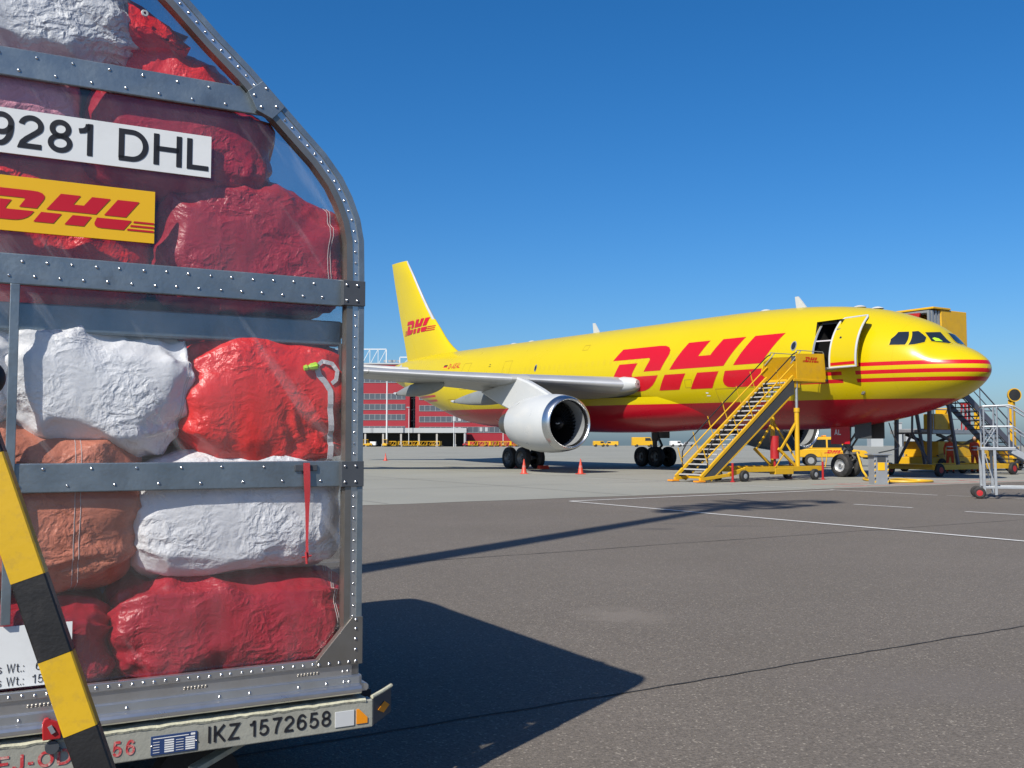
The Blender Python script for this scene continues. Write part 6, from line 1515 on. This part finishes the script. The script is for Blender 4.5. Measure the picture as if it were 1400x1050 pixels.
def far_vehicle(name, loc, rz, L_, H_, mt, label, cat):
    t = empty(name, loc, rz, label, cat)
    m = MB(); m.prism([(-L_/2, 0.45), (-L_/2, H_), (L_*0.28, H_), (L_*0.36, H_*0.62), (L_/2, H_*0.52), (L_/2, 0.45)], lambda u, v, w: (u, w, v), -1.0, 1.0); b = m.build('body', M[mt], t, True, 0.08, 30)
    for s_ in (-1, 1):
        m = MB(); m.add([(L_*0.05, s_*1.008, H_*0.62), (L_*0.33, s_*1.008, H_*0.62), (L_*0.27, s_*1.008, H_*0.92), (L_*0.05, s_*1.008, H_*0.92)], [(0,1,2,3)]); m.build('side_window', M['glass'], b)
        for x in (-L_*0.3, L_*0.3):
            m = MB(); m.lathe([(-0.12, 0), (-0.12, 0.42), (0.12, 0.42), (0.12, 0)], (x, s_*0.9, 0.42), (0, 1, 0), 14); m.build('wheel', M['tyre'], t, True)
    m = MB(); m.add([(L_*0.355, -0.85, H_*0.64), (L_*0.355, 0.85, H_*0.64), (L_*0.29, 0.8, H_*0.95), (L_*0.29, -0.8, H_*0.95)], [(0,1,2,3)]); m.build('windscreen', M['glass'], b)
    return t
FV = [(29.0, 330, 4.2, 1.9, 'gse_yellow', 'small yellow van on the horizon just right of the engine', 'van', 5), (33.6, 335, 4.6, 1.8, 'gse_yellow', 'low yellow car on the horizon between the engine and the far truck', 'car', 170),
      (42.3, 320, 7.5, 3.1, 'gse_yellow', 'big yellow truck on the horizon left of the far main wheels', 'truck', 4), (46.6, 330, 3.5, 1.6, 'gse_grey', 'grey vehicle on the horizon beside the big yellow truck', 'car', 185),
      (54.5, 330, 4.2, 1.9, 'white', 'white van on the horizon right of the far main wheels', 'van', 4), (59.0, 333, 4.0, 1.6, 'gse_grey', 'grey car on the horizon behind the lower handrail of the stairs', 'car', 178),
      (-46.4, 333, 3.6, 1.7, 'white', 'white van parked before the dark loading bays', 'van', 90), (-14.6, 336, 4.0, 1.7, 'gse_red', 'red car parked at the right end of the canopy', 'car', 176)]
for x, y, L_, H_, mt, lb, cat, a_ in FV: far_vehicle({'van': 'parked_van', 'car': 'parked_car', 'truck': 'parked_truck'}[cat], (x, y, 0.005), R(a_), L_, H_, mt, lb, cat)
def tug(loc, rz, label):
    t = empty('baggage_tug', loc, rz, label, 'tug', 'baggage tugs by the canopy')
    m = MB(); m.prism([(-1.6, 0.35), (-1.6, 1.0), (-0.3, 1.0), (0.1, 1.25), (1.5, 1.15), (1.6, 0.35)], lambda u, v, w: (u, w, v), -0.75, 0.75); m.build('body', M['gse_yellow'], t, True, 0.06, 30)
    m = MB()
    for x in (-1.3, 0.2):
        for y in (-0.65, 0.65): m.bar((x, y, 1.0), (x, y, 2.3), 0.07, 0.07)
    m.box((-1.45, -0.8, 2.3), (0.35, 0.8, 2.42)); m.build('canopy', M['gse_yellow'], t)
    for x in (-1.0, 1.0):
        for y in (-0.7, 0.7):
            m = MB(); m.lathe([(-0.1, 0), (-0.1, 0.35), (0.1, 0.35), (0.1, 0)], (x, y, 0.35), (0, 1, 0), 14); m.build('wheel', M['tyre'], t, True)
tug((-51.6, 331, 0.005), R(170), 'yellow baggage tug beside the left aluminium post, far away'); tug((-48.2, 331, 0.005), R(8), 'yellow baggage tug before the dark bay left of the white van'); tug((-42.0, 330, 0.005), R(85), 'yellow baggage tug at the foot of the tall light pole')
# far towers on the horizon under the nose
for k, (x, h, w_) in enumerate(((126, 6.0, 4.2), (134, 8.0, 1.2), (137.5, 5.0, 3.0))):
    t = empty('control_hut', (x, 345, 0), 0, ['small white far building left of the thin mast under the nose', 'thin far mast under the nose', 'white far hut right of the thin mast'][k], 'hut' if k != 1 else 'mast')
    m = MB(); m.box((-w_/2, -2, 0), (w_/2, 2, h)); b = m.build('wall', M['bldg_grey'], t)
    m = MB(); m.box((-w_/2-0.2, -2.2, h), (w_/2+0.2, 2.2, h+0.4)); m.build('roof', M['gse_grey'], t)
    if k == 1: m = MB(); m.tube((0, 0, h), (0, 0, 32), 0.28, 0.15, n=8); m.build('pole', M['gse_grey'], t, True)
